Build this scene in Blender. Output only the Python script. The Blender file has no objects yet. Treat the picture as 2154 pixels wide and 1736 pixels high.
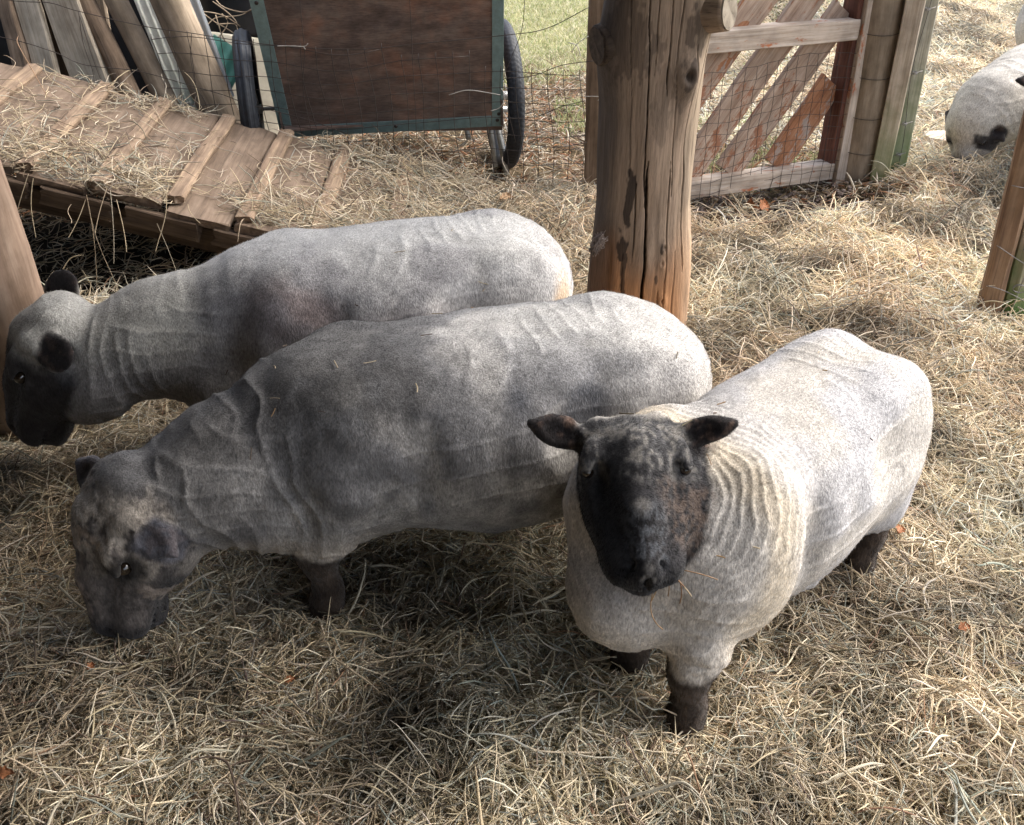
import bpy, math, random
import numpy as np
from mathutils import Vector, Matrix
R = math.radians
random.seed(7); rng = np.random.default_rng(11)

# ----------------------------------------------------------------------
# camera, sky, sun, exposure
# ----------------------------------------------------------------------
sc = bpy.context.scene
CAMZ, PITCH, FPX = 1.5, R(32.0), 2033.0        # eye height, tilt down, focal length in pixels of a 2154 px wide picture
cam_d = bpy.data.cameras.new('camera'); cam = bpy.data.objects.new('camera', cam_d)
sc.collection.objects.link(cam); sc.camera = cam
cam.location = (0, 0, CAMZ); cam.rotation_euler = (math.pi / 2 - PITCH, 0, 0)
cam_d.sensor_width = 36; cam_d.lens = 36 * FPX / 2154; cam_d.clip_end = 400; cam_d.clip_start = .05
SUN_EL, SUN_AZ = R(46), R(70)                  # azimuth measured from +y (ahead of the camera) towards +x (right)
w = bpy.data.worlds.new('World'); sc.world = w; w.use_nodes = True
nt = w.node_tree; bg = nt.nodes['Background']
sky = nt.nodes.new('ShaderNodeTexSky'); sky.sky_type = 'NISHITA'; sky.sun_disc = False
sky.sun_elevation = SUN_EL; sky.sun_rotation = SUN_AZ; sky.air_density = 1.0; sky.dust_density = 4.0; sky.ozone_density = 1.0
hsv = nt.nodes.new('ShaderNodeHueSaturation'); hsv.inputs['Saturation'].default_value = .6   # thin overcast
nt.links.new(sky.outputs[0], hsv.inputs['Color']); nt.links.new(hsv.outputs[0], bg.inputs[0]); bg.inputs[1].default_value = .15
sl = bpy.data.lights.new('sun', 'SUN'); sun = bpy.data.objects.new('sun', sl); sc.collection.objects.link(sun)
sl.energy = 1.15; sl.angle = R(42); sl.color = (1, .955, .88)
sdir = Vector((math.sin(SUN_AZ) * math.cos(SUN_EL), math.cos(SUN_AZ) * math.cos(SUN_EL), math.sin(SUN_EL)))
sun.rotation_euler = (-sdir).to_track_quat('-Z', 'Y').to_euler()
sc.view_settings.view_transform = 'Standard'; sc.view_settings.look = 'None'
sc.view_settings.gamma = 1; sc.view_settings.use_curve_mapping = False
sc.view_settings.exposure = 1.66
sc.render.engine = 'CYCLES'
sc.cycles.max_bounces = 6; sc.cycles.diffuse_bounces = 3; sc.cycles.glossy_bounces = 2; sc.cycles.transparent_max_bounces = 4
try: sc.cycles_curves.shape = 'RIBBONS'
except Exception: pass

# ----------------------------------------------------------------------
# general helpers
# ----------------------------------------------------------------------
C = sc.collection
def ray(px, py):
    x = (px - 1077) / FPX; u = (868 - py) / FPX
    return np.array([x, math.cos(PITCH) + u * math.sin(PITCH), -math.sin(PITCH) + u * math.cos(PITCH)])
def at(px, py, Y=None, z=None):
    """a point of the place seen at a pixel of the 2154 x 1736 picture, at a given distance ahead or height"""
    d = ray(px, py); t = Y / d[1] if Y is not None else (z - CAMZ) / d[2]
    return np.array([0, 0, CAMZ]) + d * t

def tag(o, label=None, cat=None, group=None, kind=None):
    for k, v in (('label', label), ('category', cat), ('group', group), ('kind', kind)):
        if v: o[k] = v
    return o
def empty(name, loc, label, cat, group=None):
    o = bpy.data.objects.new(name, None); C.objects.link(o); o.location = loc; o.empty_display_size = .1
    return tag(o, label, cat, group)
def put(o, parent, M=None):
    """link o; M = world matrix; parents are empties or meshes that are only translated"""
    C.objects.link(o)
    M = M or Matrix.Identity(4)
    if parent is not None:
        o.parent = parent
        loc = Vector((0, 0, 0)); p = parent
        PM = Matrix.Identity(4)
        while p is not None:
            PM = p.matrix_basis @ PM; p = p.parent
        o.matrix_basis = PM.inverted() @ M
    else:
        o.matrix_basis = M
    return o
def mesh_obj(name, V, F, mat, parent=None, M=None, smooth=True, col=None):
    me = bpy.data.meshes.new(name); V = np.asarray(V, float)
    me.from_pydata([tuple(v) for v in V.tolist()], [], [tuple(f) for f in (F.tolist() if hasattr(F, 'tolist') else F)])
    if smooth: me.polygons.foreach_set('use_smooth', [True] * len(me.polygons))
    if col is not None:
        a = me.color_attributes.new('col', 'FLOAT_COLOR', 'POINT')
        c4 = np.ones((len(V), 4), np.float32); c4[:, :3] = col; a.data.foreach_set('color', c4.ravel())
    me.materials.append(mat); me.update()
    return put(bpy.data.objects.new(name, me), parent, M)

def axes(p0, p1, face):
    """matrix with local x along p0->p1 and local z towards 'face'"""
    p0 = Vector(p0); x = (Vector(p1) - p0); L = x.length; x.normalize()
    z = Vector(face); z = (z - x * z.dot(x)).normalized(); y = z.cross(x)
    M = Matrix((x, y, z)).transposed().to_4x4(); M.translation = p0
    return M, L

def beam(name, p0, p1, wd, th, face, mat, parent=None, n=14, warp=.004, rough=.0012, bev=.004, ends=.004, taper=1.0, col=None):
    """sawn board: width wd (local y), thickness th (local z), grain along local x"""
    M, L = axes(p0, p1, face)
    r = min(bev, th * .3)
    ys = [-wd / 2, -wd / 2 + r, -wd / 4, 0, wd / 4, wd / 2 - r, wd / 2]
    prof = [(y, th / 2) for y in ys[1:-1]] + [(wd / 2, th / 2 - r), (wd / 2, -th / 2 + r)] + [(y, -th / 2) for y in ys[-2:0:-1]] + [(-wd / 2, -th / 2 + r), (-wd / 2, th / 2 - r)]
    prof = np.array(prof); m = len(prof); V = []
    sd = rng.integers(0, 9999)
    for i in range(n + 1):
        t = i / n; P = np.zeros((m, 3)); s = 1 + (taper - 1) * t
        P[:, 0] = L * t; P[:, 1:] = prof * [s, 1]
        if i in (0, n): P[:, 0] += (rng.random(m) - .5) * ends * 2
        V.append(P)
    V = np.concatenate(V)
    Q = V.copy(); Q[:, 0] += sd
    V[:, 1] += (vnoise(Q * [1, 0, 0], 3, 1) - .5) * warp * 2 + (vnoise(Q, (9, 60, 60), 2) - .5) * rough * 2
    V[:, 2] += (vnoise(Q * [1, 0, 0], 2.5, 5) - .5) * warp * 2 + (vnoise(Q, (12, 50, 50), 3) - .5) * rough * 2
    F = [[i * m + j, i * m + (j + 1) % m, (i + 1) * m + (j + 1) % m, (i + 1) * m + j] for i in range(n) for j in range(m)]
    F += [list(range(m))[::-1], [n * m + j for j in range(m)]]
    F = [f[::-1] for f in F]
    o = mesh_obj(name, V, F, mat, parent, M, smooth=False)
    return o

def pole(name, p0, p1, r0, r1, mat, parent=None, n=30, m=28, lump=.006, bend=.01, face=(0, -1, 0), flat=0):
    M, L = axes(p0, p1, face); sd = rng.integers(0, 9999)
    t = np.repeat(np.linspace(0, 1, n + 1), m); a = np.tile(np.arange(m) * 2 * np.pi / m, n + 1)
    r = r0 + (r1 - r0) * t
    Q = np.stack([t * L + sd, np.cos(a) * .1, np.sin(a) * .1], 1)
    r = r + (fnoise(Q, (4, 14, 14), 3) - .5) * lump * 2 + (vnoise(Q, (2, 120, 120), 8) - .5) * lump * .5
    bx = (vnoise(np.stack([t * L + sd, 0 * t, 0 * t], 1), 2.0, 4) - .5) * bend * 2
    V = np.stack([t * L, r * np.cos(a) + bx, r * np.sin(a)], 1)
    F = [[i * m + j, (i + 1) * m + j, (i + 1) * m + (j + 1) % m, i * m + (j + 1) % m] for i in range(n) for j in range(m)]
    F += [list(range(m)), [n * m + j for j in range(m)][::-1]]
    return mesh_obj(name, V, F, mat, parent, M)

def wires(name, lines, rad, mat, parent=None, sides=5):
    """round wires along polylines, one mesh"""
    VV = []; FF = []; K = 0; ang = np.arange(sides) * 2 * np.pi / sides
    for L in lines:
        L = np.asarray(L, float); n = len(L)
        T = np.gradient(L, axis=0) if n > 2 else np.repeat((L[1] - L[0])[None], 2, 0)
        T /= np.linalg.norm(T, axis=1)[:, None] + 1e-12
        ref = np.array([0, 0, 1.0]) if abs(T[:, 2]).mean() < .8 else np.array([0, 1.0, 0])
        A = np.cross(T, ref); A /= np.linalg.norm(A, axis=1)[:, None] + 1e-9; Bn = np.cross(T, A)
        V = L[:, None] + rad * (np.cos(ang)[None, :, None] * A[:, None] + np.sin(ang)[None, :, None] * Bn[:, None])
        VV.append(V.reshape(-1, 3))
        for i in range(n - 1):
            for j in range(sides): FF.append([K + i * sides + j, K + i * sides + (j + 1) % sides, K + (i + 1) * sides + (j + 1) % sides, K + (i + 1) * sides + j])
        FF.append([K + j for j in range(sides)][::-1]); FF.append([K + (n - 1) * sides + j for j in range(sides)])
        K += n * sides
    return mesh_obj(name, np.concatenate(VV), FF, mat, parent)

def strands(name, P, rad, col, mat, parent=None, M=None):
    """P (N,k,3) points of N strands, rad (N,) or (N,k), col (N,3)"""
    N, k = P.shape[:2]
    hc = bpy.data.hair_curves.new(name); hc.add_curves([k] * N)
    hc.attributes['position'].data.foreach_set('vector', P.astype(np.float32).ravel())
    ra = hc.attributes.new('radius', 'FLOAT', 'POINT')
    r = np.broadcast_to(rad[:, None] if rad.ndim == 1 else rad, (N, k))
    ra.data.foreach_set('value', np.ascontiguousarray(r, np.float32).ravel())
    ca = hc.attributes.new('col', 'FLOAT_COLOR', 'CURVE')
    c4 = np.ones((N, 4), np.float32); c4[:, :3] = col; ca.data.foreach_set('color', c4.ravel())
    hc.materials.append(mat)
    return put(bpy.data.objects.new(name, hc), parent, M)

# ----------------------------------------------------------------------
# materials
# ----------------------------------------------------------------------
class NT:
    def __init__(s, name, rough=.8, spec=.3):
        s.m = bpy.data.materials.new(name); s.m.use_nodes = True; s.t = s.m.node_tree
        s.b = s.t.nodes['Principled BSDF']; s.b.inputs['Roughness'].default_value = rough
        s.b.inputs['Specular IOR Level'].default_value = spec
    def n(s, ty, **kw):
        x = s.t.nodes.new(ty)
        for k, v in kw.items():
            if k in x.inputs: x.inputs[k].default_value = v
            else: setattr(x, k, v)
        return x
    def l(s, a, b): s.t.links.new(a, b)
    def coord(s, scale, kind='Object'):
        tc = s.n('ShaderNodeTexCoord'); mp = s.n('ShaderNodeMapping'); mp.inputs['Scale'].default_value = scale
        s.l(tc.outputs[kind], mp.inputs[0]); return mp.outputs[0]
    def noise(s, vec, scale, detail=4, rough=.6):
        x = s.n('ShaderNodeTexNoise'); x.inputs['Scale'].default_value = scale; x.inputs['Detail'].default_value = detail
        x.inputs['Roughness'].default_value = rough; s.l(vec, x.inputs['Vector']); return x.outputs['Fac']
    def ramp(s, fac, stops):
        x = s.n('ShaderNodeValToRGB'); e = x.color_ramp.elements
        while len(e) < len(stops): e.new(.5)
        for i, (p, c) in enumerate(stops):
            e[i].position = p; e[i].color = (*(c if hasattr(c, '__len__') else (c,) * 3), 1)
        s.l(fac, x.inputs[0]); return x.outputs[0]
    def mix(s, a, b, fac, mode='MIX'):
        x = s.n('ShaderNodeMix', data_type='RGBA', blend_type=mode)
        for v, i in ((fac, 0), (a, 6), (b, 7)):
            if hasattr(v, 'is_linked') or hasattr(v, 'links'): s.l(v, x.inputs[i])
            else: x.inputs[i].default_value = v if i == 0 else (*v, 1)
        return x.outputs[2]
    def bump(s, h, strength=.5, dist=.002):
        x = s.n('ShaderNodeBump'); x.inputs['Strength'].default_value = strength; x.inputs['Distance'].default_value = dist
        s.l(h, x.inputs['Height']); s.l(x.outputs[0], s.b.inputs['Normal'])
    def base(s, c): s.l(c, s.b.inputs['Base Color'])

def wood(name, dark, mid, light, grain=1.0, stain=None, stain_z=None, rough=.85, cracks=.5, paint=None, paint_amt=.5):
    """weathered timber, grain along local x"""
    k = NT(name, rough, .25)
    v = k.coord((1.2, 22 * grain, 22 * grain)); v2 = k.coord((4, 4, 4)); v3 = k.coord((.9, 60 * grain, 60 * grain))
    n1 = k.noise(v, 3.0, 6, .65); n2 = k.noise(v2, 2.2, 5, .6); n3 = k.noise(v3, 3.0, 3, .6)
    c = k.ramp(n1, [(.30, dark), (.5, mid), (.72, light)])
    blot = k.ramp(n2, [(.3, .62), (.55, 1.0), (.75, 1.22)])
    c = k.mix(c, blot, .8, 'MULTIPLY')
    cr = k.ramp(n3, [(.33, 1 - .75 * cracks), (.40, 1.0)])
    c = k.mix(c, cr, 1.0, 'MULTIPLY')
    if paint:
        n4 = k.noise(k.coord((3, 9, 9)), 2.5, 8, .75)
        pm = k.ramp(n4, [(.62 - paint_amt * .3, 0.0), (.66 - paint_amt * .3, 1.0)])
        pc = k.ramp(n1, [(.3, tuple(x * .65 for x in paint)), (.7, paint)])
        c = k.mix(c, pc, pm)
    if stain:
        tc = k.n('ShaderNodeTexCoord'); sx = k.n('ShaderNodeSeparateXYZ'); k.l(tc.outputs['Object'], sx.inputs[0])
        ad = k.n('ShaderNodeMath', operation='MULTIPLY_ADD'); k.l(n2, ad.inputs[0]); ad.inputs[1].default_value = .5
        k.l(sx.outputs[0], ad.inputs[2])
        sm = k.ramp(ad.outputs[0], [(stain_z * .4 + .15, .85), (stain_z + .25, 0.0)])
        c = k.mix(c, stain, sm)
    k.base(c)
    h = k.mix(n1, n3, .5); k.bump(h, .6, .003)
    return k.m

def plain(name, col, rough=.5, metal=0, var=.25, scale=40, bump=.2):
    k = NT(name, rough, .4); k.b.inputs['Metallic'].default_value = metal
    n = k.noise(k.coord((1, 1, 1)), scale, 5, .65)
    c = k.ramp(n, [(.3, tuple(x * (1 - var) for x in col)), (.7, tuple(min(1, x * (1 + var)) for x in col))])
    k.base(c); k.bump(n, bump, .001)
    return k.m

def strand_mat(name, rough=.6, trans=.0, spec=.35):
    k = NT(name, rough, spec)
    a = k.n('ShaderNodeAttribute', attribute_name='col')
    k.base(a.outputs['Color'])
    if trans:
        t = k.n('ShaderNodeBsdfTranslucent'); k.l(a.outputs['Color'], t.inputs[0])
        mx = k.n('ShaderNodeMixShader'); mx.inputs[0].default_value = trans
        k.l(k.b.outputs[0], mx.inputs[1]); k.l(t.outputs[0], mx.inputs[2])
        k.l(mx.outputs[0], k.t.nodes['Material Output'].inputs[0])
    return k.m

ROOFX, ROOFY = 1.45, 3.15  # edges of the unseen cover, tuned for how far its shade reaches
# ======================================================================
# numpy helpers: value noise, implicit (SDF) sheep bodies, surface nets
# ======================================================================
def _hash(ix, iy, iz, seed):
    n = (ix * 374761393 + iy * 668265263 + iz * 2147483647 + seed * 1274126177) & 0xffffffff
    n = ((n ^ (n >> 13)) * 1274126177) & 0xffffffff
    n = (n ^ (n >> 16)) & 0xffffffff
    return n.astype(np.float64) / 4294967295.0

def vnoise(p, scale, seed=0):
    """smooth value noise in 0..1 at points p (N,3); scale = cells per metre (scalar or 3-vector)"""
    q = np.asarray(p, float) * np.asarray(scale, float)
    i = np.floor(q).astype(np.int64); f = q - i
    f = f * f * (3 - 2 * f)
    r = 0
    for dx in (0, 1):
        wx = f[:, 0] if dx else 1 - f[:, 0]
        for dy in (0, 1):
            wy = f[:, 1] if dy else 1 - f[:, 1]
            for dz in (0, 1):
                wz = f[:, 2] if dz else 1 - f[:, 2]
                r = r + wx * wy * wz * _hash(i[:, 0] + dx, i[:, 1] + dy, i[:, 2] + dz, seed)
    return r

def fnoise(p, scale, seed=0, octv=3):
    a, s, r, t = 1.0, np.asarray(scale, float), 0, 0
    for o in range(octv):
        r = r + a * vnoise(p, s, seed + o * 17); t += a
        a *= .5; s = s * 2.03
    return r / t

def sstep(a, b, x):
    t = np.clip((x - a) / (b - a), 0, 1)
    return t * t * (3 - 2 * t)

def nrm(v):
    v = np.asarray(v, float)
    return v / np.linalg.norm(v)

class Field:
    """signed distance grid in a body's own frame (x forward, y left, z up)"""
    def __init__(self, lo, hi, h):
        self.h = h; self.lo = np.array(lo, float)
        self.n = np.ceil((np.array(hi) - self.lo) / h).astype(int) + 1
        self.ax = [self.lo[a] + h * np.arange(self.n[a]) for a in range(3)]
        self.D = np.full(self.n, 1.0, np.float32)
    def _box(self, lo, hi, m):
        a = np.clip(np.floor((np.array(lo) - m - self.lo) / self.h).astype(int), 0, self.n)
        b = np.clip(np.ceil((np.array(hi) + m - self.lo) / self.h).astype(int) + 1, 0, self.n)
        return a, b
    def apply(self, fn, lo, hi, k=.02, mode='add'):
        a, b = self._box(lo, hi, k + .03)
        if np.any(b <= a): return
        X, Y, Z = np.meshgrid(self.ax[0][a[0]:b[0]], self.ax[1][a[1]:b[1]], self.ax[2][a[2]:b[2]], indexing='ij')
        P = np.stack([X, Y, Z], -1)
        d = fn(P)
        S = self.D[a[0]:b[0], a[1]:b[1], a[2]:b[2]]
        if mode == 'add':
            hh = np.clip(.5 + .5 * (S - d) / k, 0, 1)
            r = S * (1 - hh) + d * hh - k * hh * (1 - hh)
        else:
            hh = np.clip(.5 - .5 * (S + d) / k, 0, 1)
            r = S * (1 - hh) - d * hh + k * hh * (1 - hh)
        self.D[a[0]:b[0], a[1]:b[1], a[2]:b[2]] = r
    def cone(self, p, q, r1, r2, k=.02, mode='add'):
        p = np.array(p, float); q = np.array(q, float); v = q - p; L2 = v @ v
        R = max(r1, r2)
        def fn(P):
            w = P - p
            t = np.clip((w @ v) / L2, 0, 1)
            return np.linalg.norm(w - t[..., None] * v, axis=-1) - (r1 + (r2 - r1) * t)
        self.apply(fn, np.minimum(p, q) - R, np.maximum(p, q) + R, k, mode)
    def ell(self, c, r, k=.02, M=None, mode='add'):
        c = np.array(c, float); r = np.array(r, float)
        M = np.eye(3) if M is None else np.array(M, float)   # rows = local axes
        def fn(P):
            w = (P - c) @ M.T
            n = np.linalg.norm(w / r, axis=-1); g = np.linalg.norm(w / (r * r), axis=-1) + 1e-9
            return n * (n - 1) / g
        R = np.abs(M.T * r).sum(1)
        self.apply(fn, c - R, c + R, k, mode)
    def tube(self, tab, M, o, k=.02, e=2.3):
        """profile body: rows (u, top, bottom, halfwidth[, lateral shift]) along local axis u; M rows = u,w(lateral),v(up)"""
        T = np.array([list(t) + [0] * (5 - len(t)) for t in tab], float)
        M = np.array(M, float); o = np.array(o, float)
        uu = np.linspace(T[0, 0], T[-1, 0], 160)
        cols = [smooth_interp(uu, T[:, 0], T[:, j]) for j in range(1, 5)]
        def fn(P):
            q = (P - o) @ M.T
            u = q[..., 0]; uc = np.clip(u, T[0, 0], T[-1, 0])
            top, bot, wid, sh = [np.interp(uc, uu, c) for c in cols]
            cz = (top + bot) / 2; hz = np.maximum((top - bot) / 2, .004); wd = np.maximum(wid, .004)
            y = (q[..., 1] - sh) / wd; z = (q[..., 2] - cz) / hz
            n = (np.abs(y) ** e + np.abs(z) ** e) ** (1 / e)
            d = (n - 1) * np.minimum(hz, wd)
            du = np.maximum(T[0, 0] - u, u - T[-1, 0])
            return np.where(du > 0, np.sqrt(np.maximum(d, 0) ** 2 + du ** 2), d)
        R = max(abs(T[:, 1]).max(), abs(T[:, 2]).max(), T[:, 3].max() + abs(T[:, 4]).max())
        c0 = o + M[0] * T[0, 0]; c1 = o + M[0] * T[-1, 0]
        self.apply(fn, np.minimum(c0, c1) - R, np.maximum(c0, c1) + R, k)
    def mesh(self):
        D = self.D; s = D < 0
        c = [(i, j, k) for i in (0, 1) for j in (0, 1) for k in (0, 1)]
        nx, ny, nz = D.shape
        sub = lambda A, o: A[o[0]:nx - 1 + o[0], o[1]:ny - 1 + o[1], o[2]:nz - 1 + o[2]]
        cnt = sum(sub(s, o).astype(np.int8) for o in c)
        act = (cnt > 0) & (cnt < 8)
        idx = np.argwhere(act)
        V = np.stack([D[idx[:, 0] + o[0], idx[:, 1] + o[1], idx[:, 2] + o[2]] for o in c], 1)
        acc = np.zeros((len(idx), 3)); num = np.zeros(len(idx))
        for a in range(8):
            for b in range(a + 1, 8):
                ca, cb = np.array(c[a]), np.array(c[b])
                if np.abs(ca - cb).sum() != 1: continue
                m = (V[:, a] < 0) != (V[:, b] < 0)
                t = np.where(m, V[:, a] / np.where(m, V[:, a] - V[:, b], 1), 0)
                acc += np.where(m[:, None], ca + (cb - ca) * t[:, None], 0); num += m
        verts = self.lo + self.h * (idx + acc / num[:, None])
        ids = np.full(act.shape, -1, np.int64); ids[act] = np.arange(len(idx))
        F = []
        for a in range(3):
            sl0 = [slice(None)] * 3; sl1 = [slice(None)] * 3
            sl0[a] = slice(0, -1); sl1[a] = slice(1, None)
            ch = s[tuple(sl0)] != s[tuple(sl1)]
            e = np.argwhere(ch)
            b, d = (a + 1) % 3, (a + 2) % 3
            ok = (e[:, b] > 0) & (e[:, d] > 0) & (e[:, b] < D.shape[b] - 1) & (e[:, d] < D.shape[d] - 1)
            e = e[ok]
            def cell(ob, od):
                q = e.copy(); q[:, b] -= ob; q[:, d] -= od
                return ids[q[:, 0], q[:, 1], q[:, 2]]
            quad = np.stack([cell(1, 1), cell(0, 1), cell(0, 0), cell(1, 0)], 1)
            inside0 = s[e[:, 0], e[:, 1], e[:, 2]]
            quad[~inside0] = quad[~inside0][:, ::-1]
            F.append(quad)
        return verts, np.concatenate(F)

def smooth_interp(x, xp, fp):
    """monotone-ish cubic (Catmull) interpolation"""
    xp = np.asarray(xp, float); fp = np.asarray(fp, float)
    m = np.gradient(fp, xp)
    d = np.diff(fp) / np.diff(xp)
    for i in range(1, len(xp) - 1):
        if d[i - 1] * d[i] <= 0: m[i] = 0
        else: m[i] = np.sign(d[i]) * min(abs(m[i]), 2.5 * min(abs(d[i - 1]), abs(d[i])))
    i = np.clip(np.searchsorted(xp, x) - 1, 0, len(xp) - 2)
    h = xp[i + 1] - xp[i]; t = (x - xp[i]) / h
    return ((2 * t ** 3 - 3 * t ** 2 + 1) * fp[i] + (t ** 3 - 2 * t ** 2 + t) * h * m[i]
            + (-2 * t ** 3 + 3 * t ** 2) * fp[i + 1] + (t ** 3 - t ** 2) * h * m[i + 1])

def vnormals(V, F):
    a = V[F[:, 2]] - V[F[:, 0]]; b = V[F[:, 3]] - V[F[:, 1]]
    n = np.cross(a, b); N = np.zeros_like(V)
    for j in range(4):
        for c in range(3):
            N[:, c] += np.bincount(F[:, j], n[:, c], len(V))
    return N / (np.linalg.norm(N, axis=1)[:, None] + 1e-12)

def relax(V, F, it=2, f=.5):
    for _ in range(it):
        S = np.zeros_like(V); c = np.zeros(len(V))
        for a in range(4):
            for b in (F[:, (a + 1) % 4], F[:, (a + 3) % 4]):
                for k in range(3):
                    S[:, k] += np.bincount(F[:, a], V[b, k], len(V))
                c += np.bincount(F[:, a], minlength=len(V))
        V = V + f * (S / c[:, None] - V)
    return V

def frame(u, up):
    u = nrm(u); w = nrm(np.cross(up, u)); v = np.cross(u, w)
    return np.array([u, w, v])            # rows: u (to the muzzle), w (left of the head), v (forehead side)

TRUNK = [(-.475, .44, .40, .02), (-.46, .50, .35, .075), (-.43, .555, .29, .125), (-.37, .585, .24, .175), (-.28, .603, .205, .20),
         (-.15, .612, .180, .225), (0, .608, .165, .235), (.13, .60, .165, .225), (.24, .60, .18, .195), (.33, .59, .20, .165),
         (.40, .56, .225, .135), (.45, .51, .26, .10), (.475, .44, .35, .05)]
HEADTAB = [(-.075, -.035, -.055, .02), (-.06, -.008, -.085, .058), (-.03, .016, -.11, .084), (.01, .030, -.125, .096), (.06, .034, -.138, .101), (.11, .024, -.142, .100),
           (.16, .008, -.134, .092), (.20, -.002, -.120, .080), (.24, -.010, -.108, .069), (.27, -.018, -.098, .059), (.29, -.032, -.088, .044), (.30, -.052, -.070, .015)]

def sheep_geo(S):
    """returns verts, faces (body frame), head frame data and eye centres"""
    h = S.get('h', .006)
    hd = nrm(list(S['heading']) + [0]); B = np.array([hd, [-hd[1], hd[0], 0], [0, 0, 1]]); P0 = np.array(S['pos'], float)
    toP = lambda p: B @ (np.array(p, float) - P0)
    toD = lambda d: B @ np.array(d, float)
    F = Field(S.get('lo', (-.56, -.34, -.05)), S.get('hi', (.95, .34, .78)), h)
    L = S.get('len', 1.0)
    tr = [(x * L, t + S.get('dz', 0), b, w * S.get('wid', 1)) for x, t, b, w in S.get('trunk', TRUNK)]
    F.tube(tr, [[1, 0, 0], [0, 1, 0], [0, 0, 1]], (0, 0, 0), .03)
    # haunches, shoulders, hip bones, brisket
    for s in (-1, 1):
        F.ell((-.29 * L, s * .105 * S.get('wid', 1) ** 2, .39), (.15, .09 * S.get('wid', 1), .19), .06)
        F.ell((.25 * L, s * .115, .37), (.11, .085, .19), .05)
    wf = S.get('wid', 1)
    for s in (-1, 1):
        F.ell((-.245 * L, s * .105 * wf, .555 + S.get('dz', 0)), (.045, .03, .020), .045)                       # hip bone
        F.ell((-.175 * L, s * .285 * wf, .485), (.075, .075, .085), .06, mode='sub')           # hollow of the flank
        F.ell((.135 * L, s * .275 * wf, .42), (.022, .055, .15), .055, mode='sub')             # behind the shoulder
        F.ell((.265 * L, s * .145 * wf, .435), (.055, .035, .085), .05)                         # shoulder blade
        F.ell((-.14 * L, s * .245 * wf, .25), (.05, .05, .03), .04, mode='sub')                # fold before the thigh
        F.ell((-.36 * L, s * .10 * wf, .42), (.06, .07, .12), .05)                             # buttock
    F.ell((-.05 * L, 0, .22), (.26 * L, .16 * wf, .085), .05)                                  # hanging belly
    # legs
    for key in ('fl', 'fr', 'hl', 'hr'):
        g = S['legs'][key]
        for i in range(len(g) - 1):
            (p, r1), (q, r2) = g[i], g[i + 1]
            F.cone(p, q, r1, r2, .025 if i else .05)
    for c, r, k in S.get('dents', []): F.ell(c, r, k, mode='sub')
    for c, r, k in S.get('bumps', []): F.ell(c, r, k)
    # neck
    nk = [(toP(p), r) for p, r in S['neck_w']]
    for c, r, k in S.get('bumps_w', []): F.ell(toP(c), r, k)
    for i in range(len(nk) - 1): F.cone(nk[i][0], nk[i + 1][0], nk[i][1], nk[i + 1][1], .05)
    # head
    o = toP(S['poll_w']); M = frame(toD(S['hdir_w']), toD(S['hup_w'])); hs = S.get('hs', 1.0)
    hw = S.get('hw', 1.0)
    tab = [(hs * r[0], hs * r[1], hs * r[2], hs * r[3] * hw) for r in S.get('head', HEADTAB)]
    F.tube(tab, M, o, .035, 2.15)
    Q = lambda u, w, v: o + hs * (u * M[0] + w * hw * M[1] + v * M[2])
    eyes = []; eu = S.get('eyeu', .096)
    F.cone(Q(.03, 0, .012), Q(.16, 0, .002), .036 * hs, .034 * hs, .03)                        # forehead and bridge of the nose
    F.cone(Q(.16, 0, .002), Q(.262, 0, -.016), .034 * hs, .029 * hs, .022)
    for s in (-1, 1):
        F.ell(Q(eu - .024, s * .078, .008), (.032 * hs, .018 * hs, .015 * hs), .020, M)       # brow
        F.ell(Q(eu + .012, s * .099, -.012), (.026 * hs, .016 * hs, .014 * hs), .010, M, 'sub')  # eye socket
        F.ell(Q(eu + .045, s * .070, .004), (.05 * hs, .012 * hs, .014 * hs), .02, M, 'sub')     # hollow beside the nose
        F.ell(Q(.235, s * .040, -.055), (.045 * hs, .032 * hs, .036 * hs), .02, M)              # upper lip
        F.ell(Q(.278, s * .030, -.014), (.024 * hs, .0085 * hs, .014 * hs), .006, frame(M[0] + s * .8 * M[1], M[2]), 'sub')   # nostril
        eyes.append(Q(eu + .004, s * .0865, -.014))
        F.ell(Q(eu - .006, s * .0905, .001), (.024 * hs, .013 * hs, .008 * hs), .008, M)        # lids
        F.ell(Q(eu + .010, s * .0915, -.030), (.022 * hs, .012 * hs, .006 * hs), .005, M)
        # ear
        sk = '1' if s > 0 else '_1'
        b = Q(S.get('earu', .015), s * .085, -.03)
        d = nrm(toD(S['earw' + sk])); fl = nrm(toD(S.get('earf' + sk, (0, -.8, .4))))
        w = nrm(np.cross(d, fl)); fl = np.cross(w, d)
        EL = S.get('earlen', .125) * hs; ew = S.get('eww' + sk, 1.0)
        F.cone(b - d * .015, b + d * .03, .026 * hs, .020 * hs, .02)
        F.ell(b + d * EL * .55, (EL * .50, .036 * hs * ew, .0115), .014, [d, w, fl])
        if ew < 1.05: F.cone(b + d * EL * .70, b + d * EL * 1.12, .015, .008, .016)
        F.ell(b + d * EL * .52 + fl * .016, (EL * .36, .022 * hs * ew, .0115), .006, [d, w, fl], 'sub')
    F.ell(Q(.278, 0, -.036), (.024 * hs, .034 * hs, .028 * hs), .014, M)                    # nose pad
    F.ell(Q(.300, 0, -.045), (.016 * hs, .0045, .035 * hs), .006, M, 'sub')                 # philtrum
    F.ell(Q(.262, 0, -.082), (.065 * hs, .085 * hs, S.get('mt', .0035)), .006, M, 'sub')                   # mouth line
    F.ell(Q(.244, 0, -.108), (.048 * hs, .050 * hs, .020 * hs), S.get('lipk', .03), M)                    # lower lip
    for c, r in S.get('tufts', []): F.ell(Q(*c), r, .012)
    V, Q4 = F.mesh()
    V = relax(V, Q4, 2, .5)
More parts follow.
